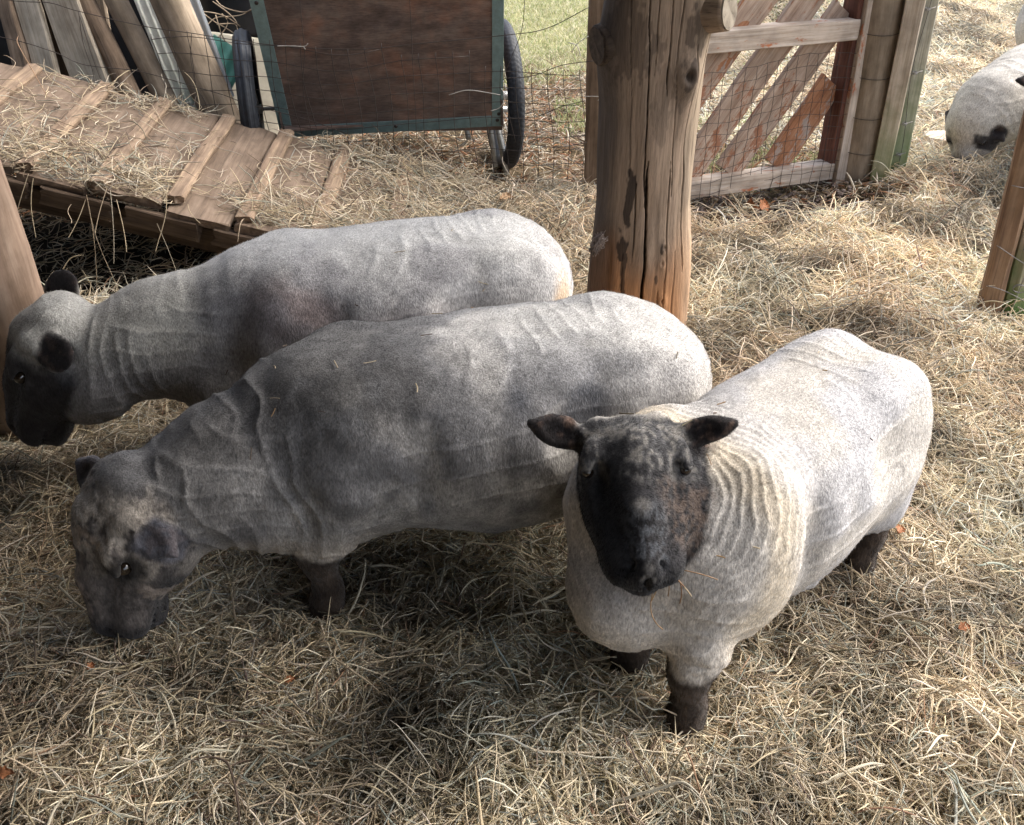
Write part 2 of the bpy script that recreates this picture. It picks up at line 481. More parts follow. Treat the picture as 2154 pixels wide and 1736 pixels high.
    return V, Q4, o, M, hs, eyes
def legs(fl, fr, hl, hr, ty=.9):
    """each: (x, y) of the hoof; the joints stand above it"""
    g = {}
    for k, (x, y) in (('fl', fl), ('fr', fr)):
        bx = .26 * .6 + x * .4
        g[k] = [((bx, y * ty, .34), .085), ((x - .01, y, .215), .052), ((x + .012, y, .165), .036), ((x, y, .075), .029), ((x + .006, y, .04), .033), ((x + .016, y, -.01), .034)]
    for k, (x, y) in (('hl', hl), ('hr', hr)):
        g[k] = [((x + .07, y * ty, .34), .11), ((x + .03, y, .26), .07), ((x - .045, y, .20), .037), ((x - .02, y, .12), .029), ((x - .005, y, .06), .030), ((x + .012, y, -.01), .033)]
    return g

SHEEP = {
 'B': dict(pos=(-.07, 1.78, 0), heading=(-.98, -.185), len=1.08, dz=-.012,
     legs=legs((.36, .15), (.40, -.10), (-.33, .14), (-.38, -.13)),
     neck_w=[((-.42, 1.70, .41), .15), ((-.58, 1.62, .355), .13), ((-.70, 1.56, .31), .115)],
     bumps_w=[((-.50, 1.62, .27), (.12, .11, .10), .06), ((-.705, 1.50, .24), (.07, .07, .08), .04)],
     poll_w=(-.80, 1.505, .36), hdir_w=(-.16, -.2, -.95), hup_w=(-.75, -.6, .2), hs=1.06,
     earw1=(.75, -.25, -.50), earw_1=(-.6, .6, .1), earlen=.082,
     hi=(1.05, .40, .72)),
 'A': dict(pos=(-.32, 2.31, 0), heading=(-.985, -.17), len=1.02, dz=-.012,
     legs=legs((.36, .13), (.33, -.12), (-.33, .13), (-.37, -.13)),
     neck_w=[((-.68, 2.25, .41), .145), ((-.88, 2.20, .36), .135), ((-1.02, 2.16, .315), .13)],
     bumps_w=[((-.75, 2.16, .27), (.12, .11, .10), .06), ((-1.07, 2.10, .25), (.09, .08, .09), .05)],
     poll_w=(-1.175, 2.15, .43), hdir_w=(-.40, -.1, -.90), hup_w=(-.95, -.08, .3), hs=1.14,
     earw1=(.85, -.45, -.1), earw_1=(.15, .35, 1.0), earlen=.10, eww1=1.15, eww_1=1.1,
     hi=(1.3, .45, .72)),
 'C': dict(pos=(.505, 1.55, 0), heading=(-.765, -.644), len=.82, wid=.82, dz=-.03,
     legs=legs((.325, .118), (.29, -.06), (-.29, .085), (-.28, -.12), .7),
     neck_w=[((.30, 1.37, .40), .145), ((.25, 1.41, .45), .115), ((.215, 1.40, .50), .080)],
     bumps_w=[((.205, 1.33, .29), (.105, .11, .115), .05), ((.165, 1.38, .41), (.055, .08, .11), .05)], mt=.0075, lipk=.012,
     poll_w=(.205, 1.355, .602), hdir_w=(.03, -.90, -.44), hup_w=(0, -.44, .90), hs=.835, hw=1.12,
     earu=-.02, eyeu=.062, eww_1=1.0, eww1=.8, tufts=[((-.05, .05, -.01), (.02, .02, .012)), ((-.045, -.06, -.015), (.02, .02, .012))],
     earw1=(1, -.2, .42), earw_1=(-1, .0, .34), earlen=.105,
     hi=(.75, .50, .80)),
 'D': dict(pos=(2.62, 4.70, 0), heading=(-.86, -.51), len=.93, h=.008,
     legs=legs((.34, .10), (.40, -.12), (-.3, .12), (-.3, -.12)),
     neck_w=[((2.30, 4.52, .41), .17), ((2.17, 4.43, .35), .16), ((2.09, 4.38, .29), .13)],
     poll_w=(2.05, 4.34, .32), hdir_w=(-.15, -.2, -.94), hup_w=(-.75, -.55, .2), hs=.82, earw1=(.6, -.6, -.5), earw_1=(-.3, .8, .2), earlen=.10,
     hi=(1.0, .45, .74)),
 'F': dict(pos=(2.95, 4.22, 0), heading=(-.99, -.14), len=.95, h=.009,
     legs=legs((.36, .10), (.50, -.12), (-.3, .12), (-.3, -.12)),
     neck_w=[((2.62, 4.20, .44), .16), ((2.50, 4.17, .50), .14), ((2.41, 4.16, .53), .10)],
     poll_w=(2.30, 4.16, .575), hdir_w=(.25, -.35, -.8), hup_w=(-.5, -.75, .5), hs=.88, earw1=(.5, -.8, .0), earw_1=(-.95, .1, -.02), earlen=.12,
     hi=(1.0, .45, .80)),
}
# ----------------------------------------------------------------------
# ground: one sheet of trodden hay, litter and grass
# ----------------------------------------------------------------------
def ground_h(x, y):
    x = np.asarray(x, float); y = np.asarray(y, float)
    p = np.stack([x.ravel(), y.ravel(), 0 * x.ravel()], 1)
    h = (fnoise(p, 2.3, 21, 3) - .5) * .075 + (fnoise(p, 8, 31, 2) - .5) * .055
    h = h.reshape(x.shape)
    for cx, cy, rx, ry, a in ((.15, 3.8, .55, .3, .10), (1.75, 4.0, .7, .5, .07), (-.9, 1.0, .5, .3, .03), (2.6, 8.6, .9, .5, .35), (.8, 3.4, .5, .3, .03), (2.10, 4.14, .28, .14, .09), (2.45, 4.2, .3, .2, .04), (1.1, 4.0, .5, .24, -.055)):
        h = h + a * np.exp(-((x - cx) / rx) ** 2 - ((y - cy) / ry) ** 2)
    return h

gx = np.concatenate([np.linspace(-40, -3.2, 26)[:-1], np.linspace(-3.2, 5, 330), np.linspace(5, 40, 26)[1:]])
gy = np.concatenate([np.linspace(-12, .2, 14)[:-1], np.linspace(.2, 6, 260), np.linspace(6, 12, 90)[1:], np.linspace(12, 70, 30)[1:]])
GX, GY = np.meshgrid(gx, gy, indexing='ij'); GZ = ground_h(GX, GY) - .012
V = np.stack([GX, GY, GZ], -1).reshape(-1, 3); ny = len(gy)
ii, jj = np.meshgrid(np.arange(len(gx) - 1), np.arange(ny - 1), indexing='ij'); b0 = (ii * ny + jj).ravel()
Fg = np.stack([b0, b0 + ny, b0 + ny + 1, b0 + 1], 1)
k = NT('trodden_hay_ground', .95, .1)
n1 = k.noise(k.coord((1, 1, 1)), 6, 6, .7); n2 = k.noise(k.coord((1, 1, 1)), 90, 6, .75); n3 = k.noise(k.coord((1, 1, 1)), 1.2, 4, .6)
c = k.ramp(n2, [(.3, (.035, .025, .015)), (.5, (.12, .09, .055)), (.68, (.26, .20, .12))])
c = k.mix(c, k.ramp(n1, [(.3, .6), (.7, 1.25)]), .8, 'MULTIPLY')
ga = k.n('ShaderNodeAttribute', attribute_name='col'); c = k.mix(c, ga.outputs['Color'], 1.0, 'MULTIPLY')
tc = k.n('ShaderNodeTexCoord'); sx = k.n('ShaderNodeSeparateXYZ'); k.l(tc.outputs['Object'], sx.inputs[0])
ad = k.n('ShaderNodeMath', operation='MULTIPLY_ADD'); k.l(n3, ad.inputs[0]); ad.inputs[1].default_value = 3.0; k.l(sx.outputs[1], ad.inputs[2])
dv = k.n('ShaderNodeMath', operation='DIVIDE'); k.l(ad.outputs[0], dv.inputs[0]); dv.inputs[1].default_value = 20
gm = k.ramp(dv.outputs[0], [(.40, 0.0), (.47, .85)])
gc = k.ramp(n2, [(.3, (.16, .16, .07)), (.6, (.38, .37, .20))])
k.base(k.mix(c, gc, gm)); k.bump(n2, .8, .01)
ramp_shade = sstep(-.72, -.82, V[:, 0] + .06 * np.sin(9 * V[:, 1])) * sstep(3.12, 3.28, V[:, 1] + .05 * np.sin(11 * V[:, 0])) * sstep(4.9, 4.6, V[:, 1])  # dark hollow under the ramp: its shade painted into the ground colour
far = sstep(4.6, 6.5, V[:, 1]) * sstep(-.4, .2, V[:, 0] - .28 * V[:, 1] + .4)
bare = sstep(1.3, .8, ((V[:, 0] - 1.15) / .55) ** 2 + ((V[:, 1] - 3.99 - .25 * (V[:, 0] - 1.15)) / .22) ** 2)
gcol = np.ones((len(V), 3)) * (1 - .55 * bare[:, None]) * (1 - .88 * ramp_shade[:, None]) * (1 + far[:, None] * np.array([1.3, 1.2, 1.1]))
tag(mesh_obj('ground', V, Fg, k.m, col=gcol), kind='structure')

# ----------------------------------------------------------------------
# hay
# ----------------------------------------------------------------------
HAY = np.array([(.50, .41, .28), (.43, .35, .24), (.60, .525, .405), (.35, .28, .195), (.31, .295, .235), (.27, .275, .235), (.20, .15, .105), (.42, .37, .295), (.32, .20, .13), (.12, .095, .07)])
HAYP = np.array([.19, .17, .17, .13, .09, .06, .05, .09, .008, .042])
def hay_cols(n, pal=HAY, pr=HAYP, v=.18):
    c = pal[rng.choice(len(pal), n, p=pr / pr.sum())]
    return np.clip(c * (1 + (rng.random((n, 1)) - .5) * 2 * v) + (rng.random((n, 3)) - .5) * .02, .01, .95)
def hay_strands(x, y, L, base, k=7, lift=.03, curl=5.0, pitch=.25, heading=None, z0=(.0, .035)):
    n = len(x); th = rng.random(n) * 2 * np.pi if heading is None else heading
    kap = rng.normal(0, curl, n); kap2 = rng.normal(0, curl * 3, n)
    ds = L / (k - 1); P = np.zeros((n, k, 3)); px, py = x.copy(), y.copy()
    s = np.zeros(n); zz = z0[0] + rng.random(n) ** 1.6 * (z0[1] - z0[0]); pit = rng.normal(0, pitch, n)
    P[:, 0, 0] = px; P[:, 0, 1] = py; dz = np.zeros((n, k)); dz[:, 0] = zz
    for i in range(1, k):
        kink = (rng.random(n) < .06) * rng.normal(0, .9, n); th = th + (kap + kap2 * (i / k - .5)) * ds + rng.normal(0, .09, n) + kink
        px = px + np.cos(th) * ds; py = py + np.sin(th) * ds; P[:, i, 0] = px; P[:, i, 1] = py
        pit = pit + rng.normal(0, .12, n) - (dz[:, i - 1] - .02) * 2.2
        dz[:, i] = dz[:, i - 1] + pit * ds
    P[:, :, 2] = base(P[:, :, 0], P[:, :, 1]) + np.maximum(dz, -.006)
    return P
def in_frame(x, y, m=380):
    dep = y * math.cos(PITCH) + CAMZ * math.sin(PITCH); up = y * math.sin(PITCH) - CAMZ * math.cos(PITCH)
    px = 1077 + FPX * x / dep; py = 868 - FPX * up / dep
    return (px > -m) & (px < 2154 + m) & (py < 1736 + m) & (py > -m)
def scatter(n, x0, x1, y0, y1, keep=None):
    X = []; Y = []; c = 0
    while c < n:
        x = rng.uniform(x0, x1, n); y = rng.uniform(y0, y1, n); m = in_frame(x, y)
        if keep is not None: m &= keep(x, y)
        X.append(x[m]); Y.append(y[m]); c += m.sum()
        if m.sum() == 0: break
    return np.concatenate(X)[:n], np.concatenate(Y)[:n]
mat_hay = strand_mat('dry_hay', .7, .10, .2)
def clump(x, y, s, thr, seed):
    p = np.stack([x, y, 0 * x], 1); return fnoise(p, s, seed, 2) > thr
def hay_field(name, spec):
    Ps = []; Rs = []; Cs = []
    for (n, x0, x1, y0, y1, L0, L1, r0, r1, keep, kw) in spec:
        x, y = scatter(n, x0, x1, y0, y1, keep)
        L = rng.uniform(L0, L1, len(x)); P = hay_strands(x, y, L, ground_h, **kw)
        r = rng.uniform(r0, r1, len(x)); prof = np.array([.55, .9, 1, 1, 1, .8, .35])
        cc = hay_cols(len(x))
        q = np.stack([x, y, 0 * x], 1); g = fnoise(q, 1.6, 77, 2)[:, None]; d = fnoise(q, 4.5, 78, 2)[:, None]
        cc = cc * np.clip(1.12 + (d - .5) * 2.0, .45, 1.4); cc = cc * (1 + (g - .5) * np.array([-.15, .05, .15])); cc = cc * (1 + .38 * sstep(2.6, 4.6, y + .5 * x) * sstep(-.2, .8, x))[:, None]
        Ps.append(P); Rs.append(r[:, None] * prof); Cs.append(cc)
    P = np.concatenate(Ps); Rr = np.concatenate(Rs); Cc = np.clip(np.concatenate(Cs), .01, .9)
    return tag(strands(name, P, Rr, Cc, mat_hay), kind='stuff')
NOTLITTER = lambda x, y: ((((x - 1.15) / .52) ** 2 + ((y - 3.99 - .25 * (x - 1.15)) / .21) ** 2 > 1 + .5 * np.sin(17 * x)) | (rng.random(len(x)) < .10)) & ((x > -.75) | (y < 3.12) | (rng.random(len(x)) < .06)) & ((y < 4.05 + .1 * np.sin(7 * x)) | (x > 1.75))
hay_field('hay', [
    # fine broken bedding, longer curling stalks, and a few loose long blades on top
    (350000, -2.5, 2.6, .3, 2.6, .012, .055, .0005, .0011, None, dict(z0=(-.01, .032), pitch=.35, curl=4)),
    (165000, -2.5, 2.6, .3, 2.6, .03, .10, .0007, .0016, None, dict(z0=(0, .042), pitch=.34, curl=3.5)),
    (3900, -2.5, 2.6, .3, 2.6, .07, .20, .0011, .0028, None, dict(z0=(.015, .045), pitch=.2, curl=2.5)),
    (140000, -3.0, 3.9, 2.5, 5.2, .025, .09, .0007, .0015, NOTLITTER, dict(z0=(-.01, .04), pitch=.35, curl=4)),
    (43000, -3.0, 3.9, 2.5, 5.2, .06, .15, .0010, .0022, NOTLITTER, dict(z0=(0, .05), pitch=.4, curl=4)),
    (110000, .9, 6.5, 5.0, 10.5, .03, .12, .0014, .0032, lambda x, y: x > .3 * y - .6, dict(z0=(-.005, .025), pitch=.25, curl=3)),
])
# ---------------- leaf litter and twigs behind the fence, grass beyond
LIT = np.array([(.36, .27, .17), (.48, .39, .28), (.24, .16, .10), (.12, .08, .055), (.56, .50, .40), (.20, .19, .16), (.33, .17, .09)])
x, y = scatter(26000, -2.4, 1.9, 4.0, 7.2, lambda x, y: (y > 4.0 + .1 * np.sin(7 * x)) & (y < 6.3 + .4 * np.sin(2 * x) + rng.normal(0, .25, len(x))))
L = rng.uniform(.02, .11, len(x)); P = hay_strands(x, y, L, ground_h, k=4, z0=(-.004, .018), pitch=.25, curl=4)
r = rng.uniform(.0012, .0042, len(x)) * np.where(L > .07, .5, 1)
tag(strands('leaf_litter', P, r[:, None] * np.array([.5, 1, .9, .3]), hay_cols(len(x), LIT, np.ones(7)), mat_hay), kind='stuff')
GR = np.array([(.36, .38, .18), (.50, .49, .27), (.60, .55, .36), (.24, .31, .12), (.64, .60, .44)])
def blades(name, x, y, h0, h1, r0, r1, pal, pr, z=None):
    n = len(x); h = rng.uniform(h0, h1, n); a = rng.random(n) * 6.283; ln = h * rng.uniform(.2, .9, n)
    t = np.array([0, .35, .7, 1.0]); P = np.zeros((n, 4, 3))
    P[:, :, 0] = x[:, None] + np.cos(a)[:, None] * ln[:, None] * t ** 1.8; P[:, :, 1] = y[:, None] + np.sin(a)[:, None] * ln[:, None] * t ** 1.8
    P[:, :, 2] = (ground_h(x, y) if z is None else z)[:, None] - .005 + h[:, None] * (t - .25 * t * t)
    rr = rng.uniform(r0, r1, n)[:, None] * np.array([1, .95, .7, .15])
    return tag(strands(name, P, rr, hay_cols(n, pal, np.array(pr)), mat_hay), kind='stuff')
x, y = scatter(45000, -1.6, 3.2, 5.9, 10.8, lambda x, y: (y > 6.2 + .4 * np.sin(2 * x)) & (x < .26 * y + .2))
blades('grass', x, y, .02, .06, .0016, .003, GR, [.22, .28, .26, .08, .16])
x, y = scatter(1500, .5, 1.6, 4.3, 5.6, lambda x, y: fnoise(np.stack([x, y, 0 * x], 1), 5, 44, 2) > .52)
x2, y2 = scatter(1500, 3.6, 6.5, 9.6, 11)
x3, y3 = scatter(260, .25, .42, 5.2, 5.9)
xx = np.concatenate([x, x2, x3]); yy = np.concatenate([y, y2, y3])
blades('grass_tufts', xx, yy, .03, .09, .001, .0022, GR, [.5, .2, .1, .4, .05])

# ----------------------------------------------------------------------
# timbers
# ----------------------------------------------------------------------
m_grey = wood('silvered_board', (.30, .245, .18), (.50, .425, .325), (.66, .58, .46), .8, cracks=.5)
m_tan = wood('sun_bleached_pine', (.20, .15, .10), (.36, .28, .20), (.47, .39, .30), 1.0)
m_brown = wood('brown_timber', (.11, .075, .05), (.22, .155, .105), (.34, .25, .18), .8)
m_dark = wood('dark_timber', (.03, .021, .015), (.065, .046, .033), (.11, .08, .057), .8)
m_ramp = wood('muddy_ramp_board', (.085, .06, .042), (.15, .108, .078), (.225, .168, .125), .5, cracks=.4)
m_cleat = wood('worn_cleat', (.12, .08, .055), (.20, .142, .10), (.34, .25, .165), .9, cracks=.5)
m_gate = wood('gate_timber', (.24, .16, .115), (.40, .295, .225), (.54, .44, .36), 1.0, paint=(.36, .17, .10), paint_amt=.24)
m_gatered = wood('red_stained_timber', (.20, .085, .045), (.36, .165, .085), (.46, .26, .16), 1.0, paint=(.44, .36, .31), paint_amt=.2)
m_gatedk = wood('dark_red_timber', (.06, .025, .018), (.12, .05, .035), (.18, .08, .055), 1.0)
m_rail = wood('bleached_rail', (.32, .25, .19), (.47, .39, .32), (.58, .51, .44), 1.0, paint=(.46, .17, .08), paint_amt=.12, cracks=.4)
m_post = wood('algae_post', (.32, .26, .19), (.48, .40, .31), (.60, .52, .42), 1.0, stain=(.15, .22, .075), stain_z=.52)
m_post2 = wood('green_algae_post', (.27, .26, .20), (.42, .40, .32), (.54, .52, .43), .9, stain=(.13, .21, .07), stain_z=.62)
m_round = wood('treated_round_post', (.13, .10, .068), (.25, .195, .14), (.38, .31, .23), .35, cracks=.15)
m_bark = wood('peeled_log', (.19, .125, .085), (.33, .23, .165), (.44, .33, .25), .35, cracks=.2)
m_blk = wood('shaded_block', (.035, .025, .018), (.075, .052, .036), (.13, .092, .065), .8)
m_end = wood('sawn_end', (.16, .13, .10), (.26, .22, .17), (.34, .30, .24), .3)

# ---------------- main post: peeled log with knots, checks and stains
def main_post():
    base = np.array([.415, 2.95, 0]); H = 2.32
    root = empty('log_post', tuple(base), 'thick knotty log post with long cracks and an orange foot, behind the middle sheep', 'post')
    m, n = 460, 560
    z = np.repeat(np.linspace(-.05, H, n), m); a = np.tile(np.arange(m) * 2 * np.pi / m - np.pi, n)   # a=0 faces the camera, + to the right
    r = np.interp(z, [-.05, .12, .28, .45, .65, .9, 1.1, 2.32], [.168, .166, .162, .150, .150, .150, .152, .140])
    Q = np.stack([np.sin(a) * .15, -np.cos(a) * .15, z], 1)
    r = r + (fnoise(Q, (9, 9, 3), 3, 3) - .5) * .026 + (fnoise(Q, (90, 90, 2.5), 9, 2) - .5) * .0028
    # flutes at the foot
    r += .014 * np.exp(-((a + 1.15) / .25) ** 2) * sstep(.62, .2, z) - .022 * np.exp(-((a + .78) / .13) ** 2) * sstep(.45, .25, z)
    r += .012 * np.exp(-((a - .95) / .3) ** 2) * sstep(.42, .2, z)
    # knots
    def knot(a0, z0, ra, rz, h, ring=0.0):
        d = np.sqrt(((a - a0) / ra) ** 2 + ((z - z0) / rz) ** 2)
        return h * np.exp(-d ** 2) - ring * np.exp(-(d / .35) ** 2)
    r += knot(.52, .86, .22, .05, .026, .03) + knot(.55, .80, .16, .09, .008)
    r += knot(-1.25, .93, .50, .12, .030) + knot(.85, 1.02, .35, .13, .022)
    r += knot(.35, .35, .08, .02, .006, .010) + knot(.32, .30, .07, .02, .005, .008) + knot(.38, .17, .09, .025, .010, .012)
    # drying checks
    ck = np.zeros_like(r)
    def crack(pts, wd, dep, sd):
        zz = [p[0] for p in pts]; aa = [p[1] for p in pts]
        c = np.interp(z, zz, aa) + (vnoise(np.stack([z * 0, z * 0, z], 1), 14, sd) - .5) * .035
        ww = wd * (sstep(zz[0] - .02, zz[0] + .06, z) * sstep(zz[-1] + .02, zz[-1] - .08, z)) * (.55 + .9 * vnoise(np.stack([z * 0 + sd, z * 0, z], 1), 7, sd + 3))
        g = np.exp(-(np.abs(a - c) / (ww + 1e-5)) ** 3) * (ww > .0015)
        return g * dep
    for pts, wd, dep, sd in [([(-.05, -.02), (.30, -.03), (.62, -.10)], .024, .040, 1), ([(.48, -.12), (.75, -.18), (1.2, -.32), (2.3, -.4)], .011, .018, 2),
                             ([(.80, .16), (1.2, .13), (2.3, .1)], .008, .012, 3), ([(-.05, .42), (.4, .40), (.62, .34)], .010, .010, 4),
                             ([(.25, .78), (.6, .74), (.95, .66)], .013, .012, 5), ([(-.05, .30), (.25, .27)], .010, .010, 6),
                             ([(-.05, -.42), (.35, -.46)], .010, .008, 7), ([(.5, .45), (.9, .30), (1.3, .36)], .008, .008, 8),
                             ([(.55, -.45), (1.1, -.62), (1.6, -.6)], .008, .007, 9), ([(.0, .62), (.35, .60)], .008, .006, 10),
                             ([(.3, -.28), (.55, -.30)], .012, .01, 11), ([(.85, -.1), (1.5, -.12)], .006, .006, 12), ([(.7, .95), (1.4, 1.0)], .008, .007, 13)]:
        ck = np.maximum(ck, crack(pts, wd, dep, sd))
    r = r - ck
    cx = np.interp(z, [0, 1.0, 2.4], [0, .0, .02])
    V = np.stack([cx + r * np.sin(a), -r * np.cos(a), z], 1)
    # colour: grey brown above, fresh orange wood low down, black stains
    n1 = fnoise(Q, (12, 12, 2), 41, 3)[:, None]; n2 = fnoise(Q, (60, 60, 3), 43, 3)[:, None]; n3 = fnoise(Q, (5, 5, 3), 47, 2)[:, None]
    c = np.array([.23, .168, .12]) * (.45 + 1.1 * n1) * (.7 + .6 * n2)
    low = sstep(.50, .22, z + (n3[:, 0] - .5) * .5)[:, None]
    c = c * (1 - low) + low * np.array([.43, .215, .10]) * (.5 + 1.0 * n2)
    right = sstep(.5, .95, a + (n1[:, 0] - .5) * .5)[:, None]  # right side lightened in the colour, as lit from the right
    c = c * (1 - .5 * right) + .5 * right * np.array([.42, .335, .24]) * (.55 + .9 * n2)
    lf = sstep(-.45, -1.0, a + (n3[:, 0] - .5) * .6)[:, None] * .75  # left side darkened: dark stain and shade painted together
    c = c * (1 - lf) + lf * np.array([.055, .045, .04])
    def blot(a0, z0, ra, rz, amt, sd):
        d = np.sqrt(((a - a0) / ra) ** 2 + ((z - z0) / rz) ** 2) + (fnoise(Q, (45, 45, 22), sd, 3) - .5) * 2.2
        return (sstep(1.0, .8, d) * amt)[:, None]
    bl = np.maximum.reduce([blot(-.42, .50, .10, .08, .9, 51), blot(-.50, .35, .12, .05, .9, 52), blot(-.42, .22, .05, .1, .8, 53), blot(.30, .34, .03, .015, .8, 54),
                            blot(.55, .86, .12, .04, .8, 55), blot(.52, .83, .25, .06, .35, 59), blot(-.55, .95, .5, .12, .45, 56), blot(.75, 1.0, .3, .08, .6, 57), blot(.1, .78, .2, .1, .3, 58), blot(.22, .25, .04, .02, .7, 60)])
    c = c * (1 - bl) + bl * np.array([.035, .025, .02])
    c = c * (1 - .75 * sstep(.002, .01, ck)[:, None])
    F = np.array([[i * m + j, i * m + (j + 1) % m, (i + 1) * m + (j + 1) % m, (i + 1) * m + j] for i in range(n - 1) for j in range(m)])
    k = NT('knotty_log', .8, .25); at_ = k.n('ShaderNodeAttribute', attribute_name='col')
    g = k.noise(k.coord((45, 45, 2.5)), 3, 6, .7); g2 = k.noise(k.coord((160, 160, 5)), 3, 3, .6)
    cc = k.mix(at_.outputs['Color'], k.ramp(g, [(.3, .7), (.5, 1.0), (.7, 1.3)]), .9, 'MULTIPLY')
    cc = k.mix(cc, k.ramp(g2, [(.35, .72), (.5, 1.06)]), .9, 'MULTIPLY')
    k.base(cc); k.bump(k.mix(g, g2, .5), .5, .002)
    M = Matrix.Translation(Vector(base))
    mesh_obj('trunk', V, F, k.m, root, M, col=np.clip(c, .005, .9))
    # two sawn branch stubs
    def stub(a0, z0, out, rr, lift, matp):
        d = Vector((math.sin(a0), -math.cos(a0), lift)).normalized(); c0 = Vector(base) + Vector((math.sin(a0) * .10, -math.cos(a0) * .10, z0))
        s = pole('branch_stub', c0, c0 + d * out, rr * 1.25, rr, matp, root, n=10, m=30, lump=.003, bend=0)
        mm, _ = axes(c0 + d * (out - .001), c0 + d * (out + .004), (0, 0, 1))
        ang = np.linspace(0, 2 * np.pi, 31)[:-1]
        ring = [(0.0, 0, 0)] + [(0, .93 * rr * math.cos(t), .93 * rr * math.sin(t)) for t in ang]
        Vs = [(.006, y, zz) for _, y, zz in ring] + [(0, y, zz) for _, y, zz in ring[1:]]
        Fs = [[0, 1 + i, 1 + (i + 1) % 30] for i in range(30)] + [[1 + i, 31 + i, 31 + (i + 1) % 30, 1 + (i + 1) % 30] for i in range(30)]
        mesh_obj('sawn_end', Vs, Fs, m_end if matp is m_brown else m_dark, s, mm, smooth=False)
    stub(-1.22, .935, .082, .056, -.10, m_dark); stub(.98, 1.02, .115, .055, .1, m_brown)
    return root
main_post()

# ---------------- near left log post
o = empty('round_log_post', (-1.40, 2.38, 0), 'smooth pale brown round log post at the left edge, behind the lowered black head', 'post')
pole('trunk', (-1.405, 2.38, -.05), (-1.43, 2.38, 2.3), .128, .118, m_bark, o, n=60, m=48, lump=.008)

# ---------------- corner: round post, sawn post, back post, on the right of the gate
o = empty('round_post', (1.59, 4.42, 0), 'stout round brown post between the slatted gate and the sawn posts', 'post')
p0, p1 = at(1793, 402, Y=4.42), at(1855, -5, Y=4.42); d = (p1 - p0); pt = p0 + d * 2.6
pole('trunk', p0 - d * .08, pt, .092, .094, m_round, o, n=60, m=40, lump=.004, bend=.006)
mw = plain('galvanised_wire', (.20, .19, .18), .45, .6, .3, 60)
mwd = plain('rusty_netting_wire', (.055, .045, .04), .6, .5, .3, 60)
def hoop(c, ax, r, sag, th0=-2.6, th1=-.2):
    t = np.linspace(th0, th1, 22)
    return [(c[0] + r * math.cos(q), c[1] + r * math.sin(q), c[2] + sag * math.sin((q - th0) / (th1 - th0) * math.pi) * -1) for q in t]
hp = []
for py in (55, 142, 225, 300, 362):
    f = (402 - py) / 407; cxy = p0 + d * f; hp.append(hoop(cxy, None, .0965, .012, -3.1, -.1))
for q_ in hp: wires('wire_band', [q_], .0014, mwd, o)
o = empty('square_post', (1.69, 4.33, 0), 'sawn square post with green algae at its foot, right of the round post', 'post')
q0, q1 = at(1843, 402, Y=4.33), at(1926, 0, Y=4.33); d = q1 - q0
beam('timber', q0 - d * .08, q0 + d * 2.4, .078, .075, (-.35, -1, 0), m_post, o, n=30, warp=.002)
o = empty('fence_post', (1.78, 4.42, 0), 'greenish weathered post with wire staples, rightmost of the gate posts', 'post')
q0, q1 = at(1876, 388, Y=4.42), at(1953, 0, Y=4.42); d = q1 - q0
beam('timber', q0 - d * .08, q0 + d * 2.4, .075, .09, (-.2, -1, 0), m_post2, o, n=30, warp=.002)
w1 = []
zs = np.linspace(0.02, 1.3, 26)
fr = np.array([0, -.052, 0])
line = [tuple(q0 + d / 1.0 * (z / (d[2])) * 1 + fr + np.array([-.02 + .012 * math.sin(9 * z), -.004, 0])) for z in zs]
w1.append(line); knots = []
for z in (.16, .30, .52, .78, 1.02):
    c0 = q0 + d * (z / d[2]) + fr + np.array([-.02, -.006, 0])
    t = np.linspace(0, 4 * np.pi, 26)
    knots.append([(c0[0] + .011 * math.cos(a), c0[1] - .002 + .005 * math.sin(a), c0[2] + .004 * math.sin(a * .5) + .003 * math.sin(a)) for a in t])
    knots.append([(c0[0] - .03, c0[1], c0[2] - .006), (c0[0], c0[1] - .004, c0[2]), (c0[0] + .034, c0[1], c0[2] + .008)])
[wires('staple', [q_], .0017, mw, o) for q_ in knots]; wires('tie_wire', w1, .0013, mwd, o)

# ---------------- near right post
o = empty('split_post', (1.76, 3.06, 0), 'split brown post wrapped in loose wire with a green patch, at the right edge', 'post')
q0 = at(2102, 640, Y=3.06); q1 = at(2218, 200, Y=3.06); d = q1 - q0; d = d / d[2]
q0 = q0 - d * (q0[2] + .05)
q0[0] += .0
m_spl = wood('split_post_wood', (.20, .15, .10), (.34, .265, .19), (.46, .39, .30), .8, stain=(.07, .17, .04), stain_z=.40)
m_spl2 = wood('split_post_edge', (.12, .07, .045), (.24, .15, .09), (.33, .22, .14), .8)
beam('timber', q0 + np.array([.055, .0, 0]), q0 + np.array([.055, .0, 0]) + d * 2.4, .135, .11, (.15, -1, 0), m_spl, o, n=50, warp=.004, bev=.02)
beam('timber', q0 + np.array([-.045, -.01, 0]), q0 + np.array([-.045, -.01, 0]) + d * 2.4, .072, .10, (-.4, -1, 0), m_spl2, o, n=50, warp=.006, bev=.015, rough=.003)
m_spl2.name = 'split_post_edge'
wl = []
for z0, amp, x0, x1 in ((.12, .02, -.10, .30), (.26, .03, -.10, .34), (.34, .03, .0, .34), (.50, .015, -.10, .34), (.82, .02, -.09, .3)):
    t = np.linspace(0, 1, 22); b = q0 + d * (z0 + .05)
    wl.append([(b[0] + x0 + (x1 - x0) * s, b[1] - .075 - .006 * math.sin(5 * s), b[2] + amp * math.sin(6 * s + z0 * 9) * (1 - s * .5) - .10 * s) for s in t])
b = q0 + d * .1
wl.append([tuple(b + d * s + np.array([.005 + .016 * math.sin(7 * s), -.078, 0])) for s in np.linspace(0, .95, 30)])
